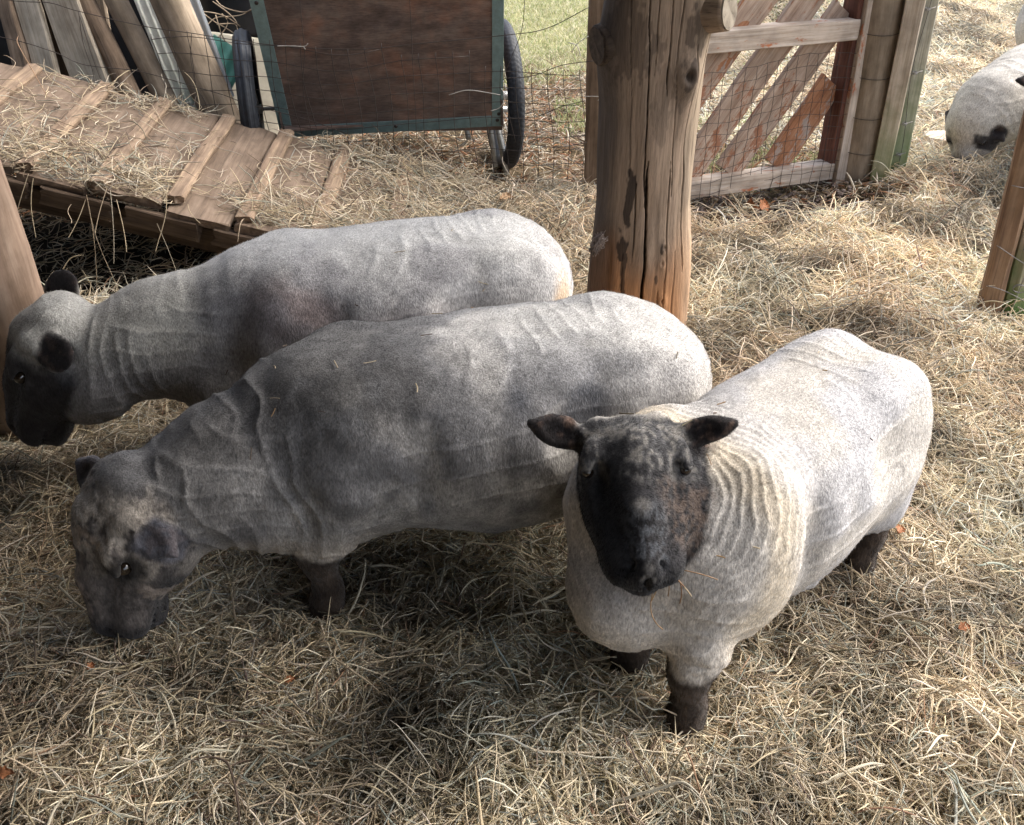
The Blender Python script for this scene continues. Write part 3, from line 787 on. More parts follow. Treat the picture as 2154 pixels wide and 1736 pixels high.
for z0 in (.16, .30, .52, .86):
    b = q0 + d * (z0 + .02); t = np.linspace(0, 3.6 * np.pi, 26)
    wl.append([(b[0] + .01 + .02 * math.cos(a), b[1] - .082 + .006 * math.sin(a * .7), b[2] + .014 * math.sin(a)) for a in t])
[wires('loose_wire', [q_], .0015, mw, o) for q_ in wl]

# ---------------- small post carrying the fence, behind the log
fp = empty('small_post', (.37, 4.32, 0), 'thin weathered post half hidden behind the left side of the log post', 'post')
q0, q1 = at(1248, 402, Y=4.32), at(1262, 0, Y=4.32); d = q1 - q0
beam('timber', q0 - d * .1, q0 + d * 1.15, .088, .07, (-.2, -1, 0), m_brown, fp, n=30, warp=.003, bev=.01)

# ---------------- gate
def gate():
    A = at(1742, 372, Y=4.40); A[2] = .05; B = at(1455, 408, Y=4.14); u = (B - A); u[2] = 0; Lg = .92; u = u / np.linalg.norm(u)
    nrml = np.array([u[1], -u[0], 0.0]); nrml = nrml if nrml[1] < 0 else -nrml      # towards the camera
    g = empty('slatted_gate', tuple(A), 'weathered red wooden gate of diagonal slats with netting, right of the log post', 'gate')
    P = lambda a, z, dd=0: A + u * a + np.array([0, 0, z - A[2]]) + nrml * dd
    F = tuple(nrml)
    beam('stile', P(-.022, .01), P(-.022, 1.25), .052, .125, F, m_rail, g, n=20, warp=.001, bev=.002)
    beam('inner_stile', P(.018, .013, -.012), P(.018, 1.24, -.012), .026, .10, F, m_gatedk, g, n=20, warp=.001, bev=.002)
    beam('stile', P(Lg, .01), P(Lg, 1.25), .036, .125, F, m_rail, g, n=20, warp=.001, bev=.002)
    beam('bottom_rail', P(.012, .085, .004), P(Lg - .02, .085, .004), .075, .085, F, m_rail, g, n=24, warp=.002, bev=.003)
    beam('top_rail', P(.012, .70, .004), P(Lg - .02, .70, .004), .085, .085, F, m_rail, g, n=24, warp=.002, bev=.003)
    beam('upper_rail', P(.012, 1.19, .004), P(Lg - .02, 1.19, .004), .075, .085, F, m_rail, g, n=24, warp=.002, bev=.003)
    def on(px, py, dd):          # seen point -> (a, z) in the gate's plane
        r_ = ray(px, py); t = ((A + nrml * dd - np.array([0, 0, CAMZ])) @ nrml) / (r_ @ nrml); q = np.array([0, 0, CAMZ]) + r_ * t
        return (q - A) @ u, q[2]
    for (xa, ya), (xb, yb), mt in (((1436, 220), (1480, 160), m_gate), ((1524, 102), (1595, 0), m_gatered), ((1497, 290), (1633, 95), m_gate), ((1535, 352), (1717, 100), m_gate), ((1634, 340), (1754, 165), m_gatered)):
        (a0, z0), (a1, z1) = on(xa, ya, -.028), on(xb, yb, -.028); s = (a1 - a0) / (z1 - z0)
        zb, zt = .125, 1.15
        f_ = lambda z: a0 + s * (z - z0)
        if f_(zt) < .05: zt = z0 + (.05 - a0) / s
        if f_(zb) > Lg - .05: zb = z0 + (Lg - .05 - a0) / s
        beam('slat', P(f_(zb), zb, -.028), P(f_(zt), zt, -.028), .135, .026, F, mt, g, n=24, warp=.003, bev=.003, rough=.002)
    # netting on the lower half
    L = []
    az = lambda a, z: P(a, z, .052 + .006 * math.sin(9 * a + 5 * z))
    na = 17; nz = 11; sa = .052; sz = .052
    jit = rng.normal(0, .0035, (na + 1, nz + 1, 2))
    G = np.array([[az(-.01 + i * sa + jit[i, j, 0], .03 + j * sz + jit[i, j, 1] + .02 * math.sin(i * .35)) for j in range(nz + 1)] for i in range(na + 1)])
    for i in range(na + 1): L.append(G[i].tolist())
    for j in range(nz + 1): L.append(G[:, j].tolist())
    wires('netting', L, .0011, mwd, g)
    return g
gate()

# ---------------- wire fence from the left to the small post
def fence():
    f = empty('wire_fence', (-.6, 4.2, 0), 'sagging rusty wire netting fence in front of the garden cart', 'fence')
    Y = 4.16; s = .0675
    cols = np.arange(at(322, 100, Y=Y)[0], at(1240, 300, Y=Y)[0], s)
    L = []
    nz = 13
    def X_top(x):      # height of the torn, folded top edge
        xs = [at(p, q, Y=Y) for p, q in ((322, 46), (635, 38), (705, 98), (835, 105), (1007, 125), (1120, 136), (1240, 150))]
        return np.interp(x, [p[0] for p in xs], [p[2] for p in xs])
    rows = np.arange(0, 14)
    G = np.zeros((len(cols), len(rows), 3))
    for i, x in enumerate(cols):
        for j in rows:
            z = .70 - j * s * .97
            wob = .010 * math.sin(i * .9 + j * .5) + .006 * math.sin(i * .31 + j * 1.7)
            G[i, j] = (x + .009 * math.sin(j * .8 + i * .37) + (j * .004), Y + .02 * math.sin(i * .4) + .012 * math.sin(j * .9 + i), z + wob * .7 - .05 * np.exp(-((x + .75) / .35) ** 2) * (1 - j / 13))
    tops = X_top(cols)
    for i in range(len(cols)):
        pts = [tuple(p) for p in G[i] if p[2] < tops[i] + .01 and p[2] > -.03]
        if len(pts) > 2: L.append([(pts[0][0] + .002, pts[0][1], pts[0][2] + .022)] + pts)
    for j in rows:
        seg = []
        for i in range(len(cols)):
            if G[i, j, 2] < tops[i] + .01 and G[i, j, 2] > -.03: seg.append(tuple(G[i, j]))
            else:
                if len(seg) > 1: L.append(seg)
                seg = []
        if len(seg) > 1: L.append(seg)
    wires('netting', L, .0015, mwd, f)
    def pl(pts, y, sd=0):
        a = np.array([at(px, py, Y=y) for px, py in pts]); t = np.linspace(0, len(a) - 1, len(a) * 6)
        q = np.stack([smooth_interp(t, np.arange(len(a)), a[:, i]) for i in range(3)], 1); return q.tolist()
    for q_ in ([pl([(-60, -20), (38, 3), (103, 6), (162, 23), (300, 55), (403, 70), (531, 90), (647, 101), (750, 104), (900, 90), (1065, 74), (1150, 60), (1240, 15)], Y - .012),
                        pl([(-40, 70), (45, 88), (120, 112), (180, 137), (290, 150), (400, 180), (470, 200), (530, 222), (640, 250), (740, 285)], Y - .015),
                        pl([(1062, 165), (1120, 160), (1180, 138), (1250, 128)], Y - .02), pl([(1075, 250), (1130, 245), (1180, 225), (1232, 212)], Y - .02),
                        pl([(1100, 300), (1170, 310), (1235, 300)], Y - .02)]): wires('line_wire', [q_], .0016, mwd, f)
    for q_ in ([pl([(628, -30), (634, 38), (640, 95), (638, 190), (650, 255), (668, 330)], Y - .02), pl([(860, -30), (865, 60), (868, 130), (874, 230), (876, 290)], Y - .02),
                        pl([(1105, -25), (1098, 60), (1072, 130), (1060, 165), (1068, 230), (1085, 300)], Y - .02), pl([(165, 25), (175, 90), (195, 150), (200, 190)], Y - .02),
                        pl([(168, 35), (185, 90), (205, 150), (225, 190)], Y - .02), pl([(403, 70), (402, 130), (410, 175), (432, 215), (438, 240)], Y - .02)]): wires('stay_wire', [q_], .0013, mwd, f)
    mpt = plain('pale_tie_wire', (.42, .40, .36), .5, .2)
    for q_ in ([pl([(583, 97), (610, 97), (638, 98), (648, 92)], Y - .03), pl([(638, 98), (642, 104), (640, 100)], Y - .03), pl([(944, 200), (985, 190), (1030, 196), (1052, 200)], Y - .03),
                       pl([(1055, 186), (1062, 205), (1052, 226), (1032, 234)], Y - .03), pl([(1228, 203), (1245, 203), (1262, 204), (1258, 212)], 4.26), pl([(1195, 90), (1212, 95), (1222, 118)], Y - .03),
                       pl([(1202, 110), (1215, 92), (1238, 76)], Y - .03)]): wires('tie_wire', [q_], .0018, mpt, f)
fence()

# ---------------- wooden ramp
RX = lambda x, y: .02 + .262 * (-.12 - x) + .075 * (y - 3.3) / .85          # top surface height
def ramp():
    g = empty('wooden_ramp', (-1.2, 3.7, 0), 'hay strewn wooden plank ramp rising to the left over a dark hollow', 'ramp')
    nrm_ = (.25, -.07, 1)
    cl = [-.45, -.71, -.96, -1.20, -1.45, -1.69, -1.97, -2.24]
    ed = [-.05, -.22] + [c - .035 for c in cl] + [-2.55]
    for i in range(len(ed) - 1):
        xa, xb = ed[i], ed[i + 1]; xc = (xa + xb) / 2; wv = xa - xb
        y0 = 3.28 + rng.uniform(-.025, .02); y1 = 4.13 + rng.uniform(-.01, .015)
        lift = (-.006, .004)[i % 2]
        p0 = (xc, y0, RX(xc, y0) - .012 + lift); p1 = (xc, y1, RX(xc, y1) - .012 + lift)
        beam('plank', p0, p1, wv - .012, .03, nrm_, m_ramp, g, n=24, warp=.003, rough=.002, bev=.006, ends=.010)
    for xc in cl:
        y0 = 3.31 + rng.uniform(-.03, .02); y1 = 4.13
        beam('cleat', (xc, y0, RX(xc, y0) + .016), (xc, y1, RX(xc, y1) + .016), .062, .03, nrm_, m_cleat, g, n=24, warp=.004, rough=.004, bev=.008, ends=.012)
    # side beams
    for y, nm in ((3.345, 'side_beam'), (4.02, 'side_beam')):
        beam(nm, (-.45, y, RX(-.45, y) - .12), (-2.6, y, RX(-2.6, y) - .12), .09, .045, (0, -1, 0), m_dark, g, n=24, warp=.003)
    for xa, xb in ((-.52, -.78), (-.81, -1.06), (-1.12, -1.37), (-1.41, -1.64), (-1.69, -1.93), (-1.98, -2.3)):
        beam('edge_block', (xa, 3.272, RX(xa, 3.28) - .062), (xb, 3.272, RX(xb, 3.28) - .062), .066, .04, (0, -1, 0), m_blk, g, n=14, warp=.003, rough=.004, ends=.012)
    beam('leg', (-2.25, 3.4, .0), (-2.25, 3.4, RX(-2.25, 3.4) - .05), .08, .08, (0, -1, 0), m_dark, g, n=6)
    beam('leg', (-2.25, 4.0, .0), (-2.25, 4.0, RX(-2.25, 4.0) - .05), .08, .08, (0, -1, 0), m_dark, g, n=6)
ramp()
def rampz(x, y): return np.maximum(RX(x, y) + .012, ground_h(x, y) + .01)
# hay lying on it
def on_ramp(n, dens, x0, x1, y0, y1, L0, L1, r0, r1, **kw):
    x = rng.uniform(x0, x1, n); y = rng.uniform(y0, y1, n); m = dens(x, y) > rng.random(n); x, y = x[m], y[m]
    L = rng.uniform(L0, L1, len(x)); P = hay_strands(x, y, L, rampz, **kw)
    keep = P[:, :, 1].min(1) > 3.255 - .07 * (rng.random(len(P)) > .93)
    P = P[keep]; L = L[keep]
    hang = np.clip(3.27 - P[:, :, 1], 0, 1); P[:, :, 2] -= hang * .8 + hang ** 2 * 4
    return P, rng.uniform(r0, r1, len(P))
def dens(x, y):
    q = np.stack([x, y, 0 * x], 1); nn = fnoise(q, (4.5, 3.5, 1), 91, 3)
    right = sstep(-.75, -.2, x)                      # thick towards the low end
    front = sstep(3.65, 3.38, y) * sstep(-1.95, -1.72, x) * sstep(3.255, 3.29, y)
    back = sstep(4.0, 4.12, y) * sstep(-1.9, -1.4, x) * .5
    return (.05 + .85 * right + .36 * front + back) * sstep(.36 - .3 * right, .60 - .15 * right, nn)
pa = [on_ramp(26000, dens, -2.3, .3, 3.26, 4.12, .03, .10, .0009, .0016, z0=(0, .02), pitch=.2, curl=6),
      on_ramp(15000, dens, -2.3, .35, 3.26, 4.12, .06, .17, .0010, .0019, z0=(.0, .04), pitch=.35, curl=6)]
prof = np.array([.55, .9, 1, 1, 1, .8, .35])
P = np.concatenate([p for p, _ in pa]); r = np.concatenate([q for _, q in pa])
tag(strands('hay_on_ramp', P, r[:, None] * prof, hay_cols(len(r)) * .92, mat_hay), kind='stuff')
# long stalks dangling from the front edge
t = np.linspace(0, 1, 9); dl = []
for px, py, ex, ey in ((60, 365, 20, 530), (70, 375, 72, 500), (150, 430, 145, 470), (182, 410, 205, 620), (185, 430, 245, 610), (232, 400, 235, 555), (245, 420, 262, 530), (330, 470, 390, 640), (350, 400, 332, 530), (395, 430, 420, 470), (180, 420, 140, 500), (225, 395, 205, 490)):
    a = at(px, py, Y=3.25); b = at(ex, ey, Y=3.18); q = a + (b - a) * t[:, None]; q[:, 0] += .009 * np.sin(t * rng.uniform(2, 5)) * rng.choice([-1, 1]); dl.append(q)
wires_m = plain('dry_stalk', (.48, .41, .28), .6, 0, .25, 30)
tag(strands('dangling_hay', np.array(dl), np.full(len(dl), .0012), hay_cols(len(dl), HAY[:3], np.ones(3)), mat_hay), kind='stuff')

# ---------------- timbers leaning behind the fence
def lean(name, bx, by, tx, ty, Yb, Yt, kind, wd, th, mat, label, cat, **kw):
    a = at(bx, by, Y=Yb); b = at(tx, ty, Y=Yt); d = b - a; e = b + d * .35; s = a - d * (a[2] / d[2] if d[2] > 0 else 0) * .9
    o = empty(name, tuple(s), label, cat, 'timbers leaning behind the fence')
    if kind == 'pole': pole('pole', s, e, wd / 2, wd / 2 * .95, mat, o, n=40, m=30, **kw)
    else: beam('board', s, e, wd, th, (-.25, -1, 0), mat, o, n=40, warp=.006, rough=.003, bev=.006)
    return o
lean('leaning_board', 45, 140, 12, 0, 4.42, 4.55, 'b', .085, .045, m_brown, 'narrow brown board, leftmost of the leaning timbers', 'board')
lean('leaning_board', 98, 150, 56, 0, 4.40, 4.52, 'b', .125, .03, m_grey, 'wide silver grey board second from left among the leaning timbers', 'board')
lean('leaning_board', 205, 195, 132, 0, 4.34, 4.46, 'b', .185, .04, m_grey, 'widest grey board with a ragged dark edge, left of the leaning poles', 'board')
lean('shade_board', 155, 200, 96, 0, 4.44, 4.56, 'b', .10, .05, m_dark, 'dark board standing for the shaded left side of the widest grey board', 'board')  # dark wood stands in for the shaded left part of the wide board
lean('leaning_pole', 278, 210, 182, 0, 4.31, 4.46, 'pole', .088, 0, m_brown, 'reddish brown round pole leaning beside the widest grey board', 'pole', lump=.003)
lean('leaning_pole', 352, 225, 243, 0, 4.33, 4.46, 'pole', .098, 0, m_round, 'slim brown round pole leaning left of the pale corrugated strip', 'pole', lump=.003)
lean('leaning_pole', 478, 268, 355, 0, 4.30, 4.44, 'pole', .165, 0, m_round, 'thickest brown leaning pole, split along its length, left of the wheel', 'pole', lump=.005)
lean('leaning_board', 246, 190, 212, 0, 4.50, 4.62, 'b', .05, .02, m_tan, 'thin pale splintered strip showing between two leaning poles', 'board')
# pale corrugated strips and teal boards
def corr(name, a, b, wd, face, mat, label, cat, waves=5, amp=.006):
    M, L = axes(a, b, face); n, m = 20, 60; V = []; th = .002
    for s in (1, -1):
        for i in range(n + 1):
            for j in range(m + 1): V.append((L * i / n, wd * (j / m - .5), amp * math.sin(2 * math.pi * waves * j / m) + s * th / 2))
    K = (n + 1) * (m + 1); F = []
    for i in range(n):
        for j in range(m):
            q = [i * (m + 1) + j, (i + 1) * (m + 1) + j, (i + 1) * (m + 1) + j + 1, i * (m + 1) + j + 1]; F += [q, [K + v for v in q[::-1]]]
    for i in range(n):
        for j, fl in ((0, 1), (m, 0)):
            q = [i * (m + 1) + j, i * (m + 1) + j + K, (i + 1) * (m + 1) + j + K, (i + 1) * (m + 1) + j]; F.append(q if not fl else q[::-1])
    return tag(mesh_obj(name, V, F, mat, None, M), label, cat, 'timbers leaning behind the fence' if False else None)
def sheet_mat(name, col, tr=.55):
    k = NT(name, .5, .3); n = k.noise(k.coord((1, 1, 1)), 14, 5, .65)
    c = k.ramp(n, [(.3, tuple(x * .85 for x in col)), (.7, tuple(min(.95, x * 1.12) for x in col))]); k.base(c)
    t = k.n('ShaderNodeBsdfTranslucent'); k.l(c, t.inputs[0]); mx = k.n('ShaderNodeMixShader'); mx.inputs[0].default_value = tr
    k.l(k.b.outputs[0], mx.inputs[1]); k.l(t.outputs[0], mx.inputs[2]); k.l(mx.outputs[0], k.t.nodes['Material Output'].inputs[0])
    return k.m
m_white = sheet_mat('chalky_white_sheet', (.84, .85, .82)); m_teal = sheet_mat('faded_teal_plastic', (.22, .50, .43), .5)
m_black = plain('black_plastic', (.012, .013, .016), .45, 0, .4, 20); m_cream = sheet_mat('cream_sheet', (.88, .82, .73), .6)
corr('corrugated_strip', at(402, 235, Y=4.52), at(285, -60, Y=4.66), .125, (-.2, -1, 0), m_white, 'white corrugated strip between the two thickest leaning poles', 'sheet', 3)
corr('corrugated_strip', at(455, 215, Y=4.50), at(352, -60, Y=4.62), .20, (-.2, -1, 0), plain('blue_grey_sheet', (.55, .60, .64), .5, 0, .12, 12), 'blue grey metal strip edging the thickest leaning pole', 'sheet', 4)
corr('ribbed_plank', at(385, 300, Y=4.50), at(486, 95, Y=4.62), .19, (-.3, -1, .2), m_teal, 'faded teal ribbed plank slanting behind the leaning poles', 'plank', 3)
o = beam('teal_lath', at(418, 240, Y=4.60), at(352, 128, Y=4.66), .022, .015, (0, -1, 0), m_teal); tag(o, 'short dark teal lath on the white corrugated strip', 'lath')
o = beam('cream_panel', at(500, 345, Y=4.95), at(497, 75, Y=5.0), .42, .012, (0, -1, 0), m_cream); tag(o, 'cream sheet standing behind the black left wheel', 'panel')
# black tub at the top, black sheet standing in for the shade behind the boards
def tub():
    a = at(492, 78, Y=5.15); R0, R1, Hh, m = .21, .26, .55, 40; V = []; F = []
    rings = [(0, R0), (0.02, R0 + .005), (Hh * .5, (R0 + R1) / 2), (Hh - .04, R1 - .004), (Hh - .035, R1 + .016), (Hh, R1 + .018), (Hh, R1), (Hh * .5, R0 + .015), (.03, R0 - .01)]
    for z, r_ in rings:
        for j in range(m): t = 2 * math.pi * j / m; V.append((a[0] + r_ * math.cos(t), a[1] + .2 + r_ * math.sin(t), a[2] + z))
    for i in range(len(rings) - 1):
        for j in range(m): F.append([i * m + j, i * m + (j + 1) % m, (i + 1) * m + (j + 1) % m, (i + 1) * m + j])
    F.append(list(range(m))[::-1]); F.append([(len(rings) - 1) * m + j for j in range(m)])
    tag(mesh_obj('plastic_tub', V, F, m_black), 'black plastic tub behind the left wheel, under the dry twigs', 'tub')
    o = beam('timber_block', (a[0] - .16, a[1] + .2, a[2] / 2 - .004), (a[0] + .16, a[1] + .2, a[2] / 2 - .004), .34, max(a[2] - .008, .05), (0, 0, 1), m_dark)
    tag(o, 'dark block under the black tub, mostly behind the wheel', 'block')
tub()
tw = []
for p in ([(400, 30), (430, 22), (470, 34), (500, 60)], [(410, 10), (445, 40), (480, 62), (505, 78), (537, 82)], [(455, 30), (465, 60), (472, 95), (460, 78)], [(420, 90), (450, 86), (475, 50), (465, 30)],
          [(440, -20), (470, 10), (520, 22), (545, 5)], [(430, 60), (455, 38), (500, 35), (540, 12)], [(465, 45), (490, 55), (505, 70), (515, 75)], [(445, 5), (480, 28), (500, 48), (500, 58)], [(395, -10), (405, 30), (400, 60), (412, 80)]):
    a = np.array([at(px, py, Y=4.75) + np.array([0, rng.normal(0, .03), 0]) for px, py in p]); tt = np.linspace(0, len(a) - 1, 14)
    tw.append(np.stack([smooth_interp(tt, np.arange(len(a)), a[:, i]) for i in range(3)], 1).tolist())
tag(wires('dry_twigs', tw, .0028, plain('twig_bark', (.34, .26, .18), .8, 0, .3, 40)), 'tangle of dry bent twigs over the black tub', 'twigs')
o = beam('gap_shade_sheet', (-3.6, 4.98, .75), (-1.62, 4.98, .75), 1.5, .01, (0, -1, 0), m_black); tag(o, 'black sheet standing for the shade in the gaps behind the leaning boards', 'sheet')  # added to fill the gaps with painted shade

# ---------------- garden cart
def cart():
    bl, br = at(590, 288, Y=4.40), at(1058, 263, Y=4.45); tl, tr = at(545, -30, Y=4.30), at(1058, -30, Y=4.32)
    up = (tl + tr - bl - br); up = up / np.linalg.norm(up); hgt = .78
    root = empty('garden_cart', (float((bl[0] + br[0]) / 2), 4.7, 0), 'garden cart with brown plywood front, green metal edging and two spoked bicycle wheels', 'cart')
    nrml = np.cross(br - bl, up); nrml = nrml / np.linalg.norm(nrml); nrml = nrml if nrml[1] < 0 else -nrml
    mid0 = (bl + br) / 2; wdt = np.linalg.norm(br - bl)
    k = NT('weathered_plywood', .9, .12)
    a1 = k.noise(k.coord((9, 2.6, 9)), 2.2, 7, .72); a2 = k.noise(k.coord((3, 3, 3)), 1.6, 5, .65); a3 = k.noise(k.coord((60, 8, 60)), 3, 4, .7)
    c = k.ramp(a1, [(.3, (.10, .072, .06)), (.5, (.165, .12, .10)), (.7, (.24, .185, .155))])
    c = k.mix(c, k.ramp(a2, [(.3, (.55, .6, .68)), (.5, (1, 1, 1)), (.68, (1.5, 1.12, .95))]), .85, 'MULTIPLY')
    c = k.mix(c, k.ramp(a3, [(.35, .7), (.6, 1.15)]), .7, 'MULTIPLY'); k.base(c); k.bump(a3, .4, .001)
    # panel grain runs across: local x = up, local y = across
    M, L = axes(mid0, mid0 + up * hgt, nrml)
    beam('front_panel', mid0, mid0 + up * hgt, wdt - .004, .012, nrml, k.m, root, n=12, warp=.0, rough=0, bev=.001, ends=0)
    mg = plain('green_grey_metal', (.19, .28, .285), .5, .35, .22, 30)
    off = nrml * .0095
    el = np.linalg.norm
    ax_ = (br - bl) / el(br - bl)
    beam('metal_edge', bl + ax_ * .034 + off + up * .0, bl + ax_ * .034 + off + up * .64 - ax_ * .045, .058, .003, nrml, mg, root, n=8, warp=0, rough=.0003, bev=.0008, ends=0)
    beam('metal_edge', br - ax_ * .026 + off, br - ax_ * .026 + off + up * hgt, .050, .003, nrml, mg, root, n=8, warp=0, rough=.0003, bev=.0008, ends=0)
    beam('metal_edge', bl + ax_ * .065 + off * 1.0 + up * .026, br - ax_ * .053 + off * 1.0 + up * .026, .052, .003, nrml, mg, root, n=8, warp=0, rough=.0003, bev=.0008, ends=0)
    ms = plain('rusty_bolt', (.07, .06, .055), .5, .7, .3, 80)
    for p in (bl + ax_ * .034 + up * .02, bl + ax_ * .02 + up * .60 - ax_ * .03, br - ax_ * .026 + up * .03, br - ax_ * .026 + up * .60, mid0 + up * .026 + ax_ * .02, br - ax_ * .02 + up * .06):
        q = p + nrml * .0115; mm, _ = axes(q, q + nrml * .005, (0, 0, 1)); V = [(0.0045, 0, 0)]; F = []
        for rr_, hx in ((.005, .004), (.008, .002), (.0085, -.001)):
            for j in range(14): t = 2 * math.pi * j / 14; V.append((hx, rr_ * math.cos(t), rr_ * math.sin(t)))
        F = [[0, 1 + j, 1 + (j + 1) % 14] for j in range(14)] + [[1 + 14 * i + j, 15 + 14 * i + j, 15 + 14 * i + (j + 1) % 14, 1 + 14 * i + (j + 1) % 14] for i in range(2) for j in range(14)]
        mesh_obj('bolt', V, F, ms, root, mm)
    # side panels and floor run back from the front panel
    back = np.array([-.235, .97, .0])
    for c0, nm in ((bl + ax_ * .012, 'side_panel'), (br - ax_ * .012, 'side_panel')):
        p = c0 + back * .02 + up * .30
        beam(nm, p, p + back * .62, .58, .010, ax_, k.m, root, n=6, warp=0, rough=0, bev=.001, ends=0)
    p = mid0 + up * .03 + back * .012; beam('floor_panel', p, p + back * .62, wdt - .06, .010, (0, 0, 1), k.m, root, n=6, warp=0, rough=0, bev=.001, ends=0)
    # wheels
    wd_ = np.array([-.215, .9766, 0.0]); axd = np.array([.9766, .215, 0.0])
    mt = NT('tyre_rubber', .6, .4); nn = mt.noise(mt.coord((1, 1, 1)), 60, 4, .6); mt.base(mt.ramp(nn, [(.3, (.010, .012, .017)), (.7, (.024, .029, .038))])); mt.bump(nn, .3, .001)
    mrim = plain('dull_steel', (.36, .36, .35), .4, .8, .2, 60)
    def wheel(c, tread):
        Rw, rt = .302, .039 if tread else .038; N, m = 360, (36 if tread else 90)
        u_, v_ = np.meshgrid(np.arange(N) * 2 * np.pi / N, np.arange(m) * 2 * np.pi / m, indexing='ij')
        rr = np.full(u_.shape, rt); outer = np.cos(v_)
        if tread:      # brick pattern of oval knobs
            row = v_ / .42 + .5; ir = np.floor(row); ph = u_ * 92 / (2 * np.pi) + .5 * (ir % 2); fx = ph - np.floor(ph) - .5; fy = row - ir - .5
            kb = sstep(.46, .34, np.sqrt(fx ** 2 * .9 + fy ** 2)); rr = rr + kb * .0032 * sstep(-.25, .1, outer)
        else:          # ribs round the tyre
            rr = rr + .0035 * sstep(-.2, .3, np.cos(v_ * 9)) * sstep(.1, .4, outer)
        rad = Rw + rr * outer; lat = rr * np.sin(v_) * (.95 if tread else 1.0)
        V = np.array(c) + rad[..., None] * (np.cos(u_)[..., None] * wd_ + np.sin(u_)[..., None] * np.array([0, 0, 1.0])) + lat[..., None] * axd
        V = V.reshape(-1, 3); F = [[i * m + j, i * m + (j + 1) % m, ((i + 1) % N) * m + (j + 1) % m, ((i + 1) % N) * m + j] for i in range(N) for j in range(m)]
        wh = bpy.data.objects.new('wheel', None); put(wh, root, Matrix.Translation(Vector(c))); wh.empty_display_size = .1
        mesh_obj('tyre', V, F, mt.m, wh)
        ring = lambda rad_, lt: [tuple(np.array(c) + rad_ * (math.cos(t) * wd_ + math.sin(t) * np.array([0, 0, 1.0])) + lt * axd) for t in np.linspace(0, 2 * np.pi, 90)]
        wires('rim', [ring(.284, .012), ring(.284, -.012), ring(.279, 0)], .0075, mrim, wh, sides=10)
        sp = []
        for s in range(36):
            t = 2 * math.pi * s / 36; t2 = t + (.5 if s % 4 < 2 else -.5); sd = .035 if s % 2 else -.035
            sp.append([tuple(np.array(c) + .02 * (math.cos(t2) * wd_ + math.sin(t2) * np.array([0, 0, 1.0])) + sd * axd), tuple(np.array(c) + .28 * (math.cos(t) * wd_ + math.sin(t) * np.array([0, 0, 1.0])))])
        wires('spokes', sp, .0014, mrim, wh)
        wires('hub', [[tuple(np.array(c) - .05 * axd), tuple(np.array(c) + .05 * axd)]], .02, mrim, wh, sides=16)
    cr = np.array([-.045, 4.70, .342]); cl = cr - axd * 1.165
    wheel(cr, True); wheel(cl, False)
    wires('axle', [[tuple(cl), tuple(cr)]], .009, mrim, root)
    mp_ = plain('grey_tube', (.40, .42, .42), .4, .6, .2, 40)
    for a, b in (((1030, 255), (1042, 352)), ((1045, 262), (1066, 368)), ((978, 255), (986, 292))):
        p, q = at(*a, Y=4.56), at(*b, Y=4.50); q[2] = max(q[2], 0.0)
        wires('stand_leg', [[tuple(p + np.array([0, .06, .12])), tuple(p), tuple(q)]], .0125, mp_, root, sides=14)
    p, q = at(1060, 232, Y=4.62), at(1090, 230, Y=4.62)
    wires('cross_tube', [[tuple(p - np.array([.3, 0, 0])), tuple(q)]], .014, mp_, root, sides=14)
cart()
o = tag(wires('burr_tuft', [[tuple(np.array([.262, 2.80, .37]) + rng.normal(0, .008, 3) + np.array([.012, 0, .022]) * math.sin(t * 1.3) + np.array([0, 0, -.012 * t * .2])) for t in range(7)] for _ in range(70)], .0012, plain('grey_wool', (.25, .20, .17), .95, 0, .3, 60)), 'small grey wool tuft snagged on the left side of the log post', 'wool tuft')

# flat pale slab and dark feather near the far sheep
sl_ = at(1990, 297, z=.06); n_ = 26; ang = np.linspace(0, 2 * np.pi, n_, endpoint=False); rr_ = .11 * (1 + .25 * (rng.random(n_) - .5))
V = [(0, 0, .035)] + [(1.5 * r_ * math.cos(t) * .8, r_ * .9 * math.sin(t), .03) for r_, t in zip(rr_ * .9, ang)] + [(1.5 * r_ * math.cos(t) * .8, r_ * .9 * math.sin(t), -.03) for r_, t in zip(rr_, ang)]
F = [[0, 1 + i, 1 + (i + 1) % n_] for i in range(n_)] + [[1 + i, 1 + n_ + i, 1 + n_ + (i + 1) % n_, 1 + (i + 1) % n_] for i in range(n_)]
tag(mesh_obj('pale_slab', V, F, plain('pale_stone', (.60, .49, .38), .9, 0, .12, 12), None, Matrix.Translation(Vector(sl_)), smooth=False), 'flat pinkish pale slab in the hay left of the far sheep', 'slab')

# ---------------- dead leaves
m_leaf = plain('dead_leaf', (.34, .14, .06), .7, 0, .35, 60)
m_leaf2 = plain('pale_dead_leaf', (.42, .27, .15), .7, 0, .35, 60)
def leaf(px, py, s, rz, label, mt, tilt=.3):
    p = at(px, py, z=.03); p[2] = float(ground_h(p[0], p[1])) + .05
    n, m = 14, 7; V = []; F = []
    for i in range(n + 1):
        t = i / n; wv = math.sin(math.pi * t ** .8) * .34 * (1 + .25 * math.sin(t * 23))
        for j in range(m): q = j / (m - 1) * 2 - 1; V.append((s * (t - .5), s * wv * q, s * (.18 * abs(q) ** 1.5 + .15 * math.sin(3 * t) + .04 * math.sin(9 * q + 7 * t))))
    F = [[i * m + j, (i + 1) * m + j, (i + 1) * m + j + 1, i * m + j + 1] for i in range(n) for j in range(m - 1)]
    K = len(V); V = V + [(a, b, c - .0009) for a, b, c in V]; F += [[K + v for v in f[::-1]] for f in F]
    M = Matrix.Translation(Vector(p)) @ Matrix.Rotation(rz, 4, 'Z') @ Matrix.Rotation(tilt, 4, 'X')
    tag(mesh_obj('dead_leaf', V, F, mt, None, M), label, 'leaf', 'dead leaves in the hay')
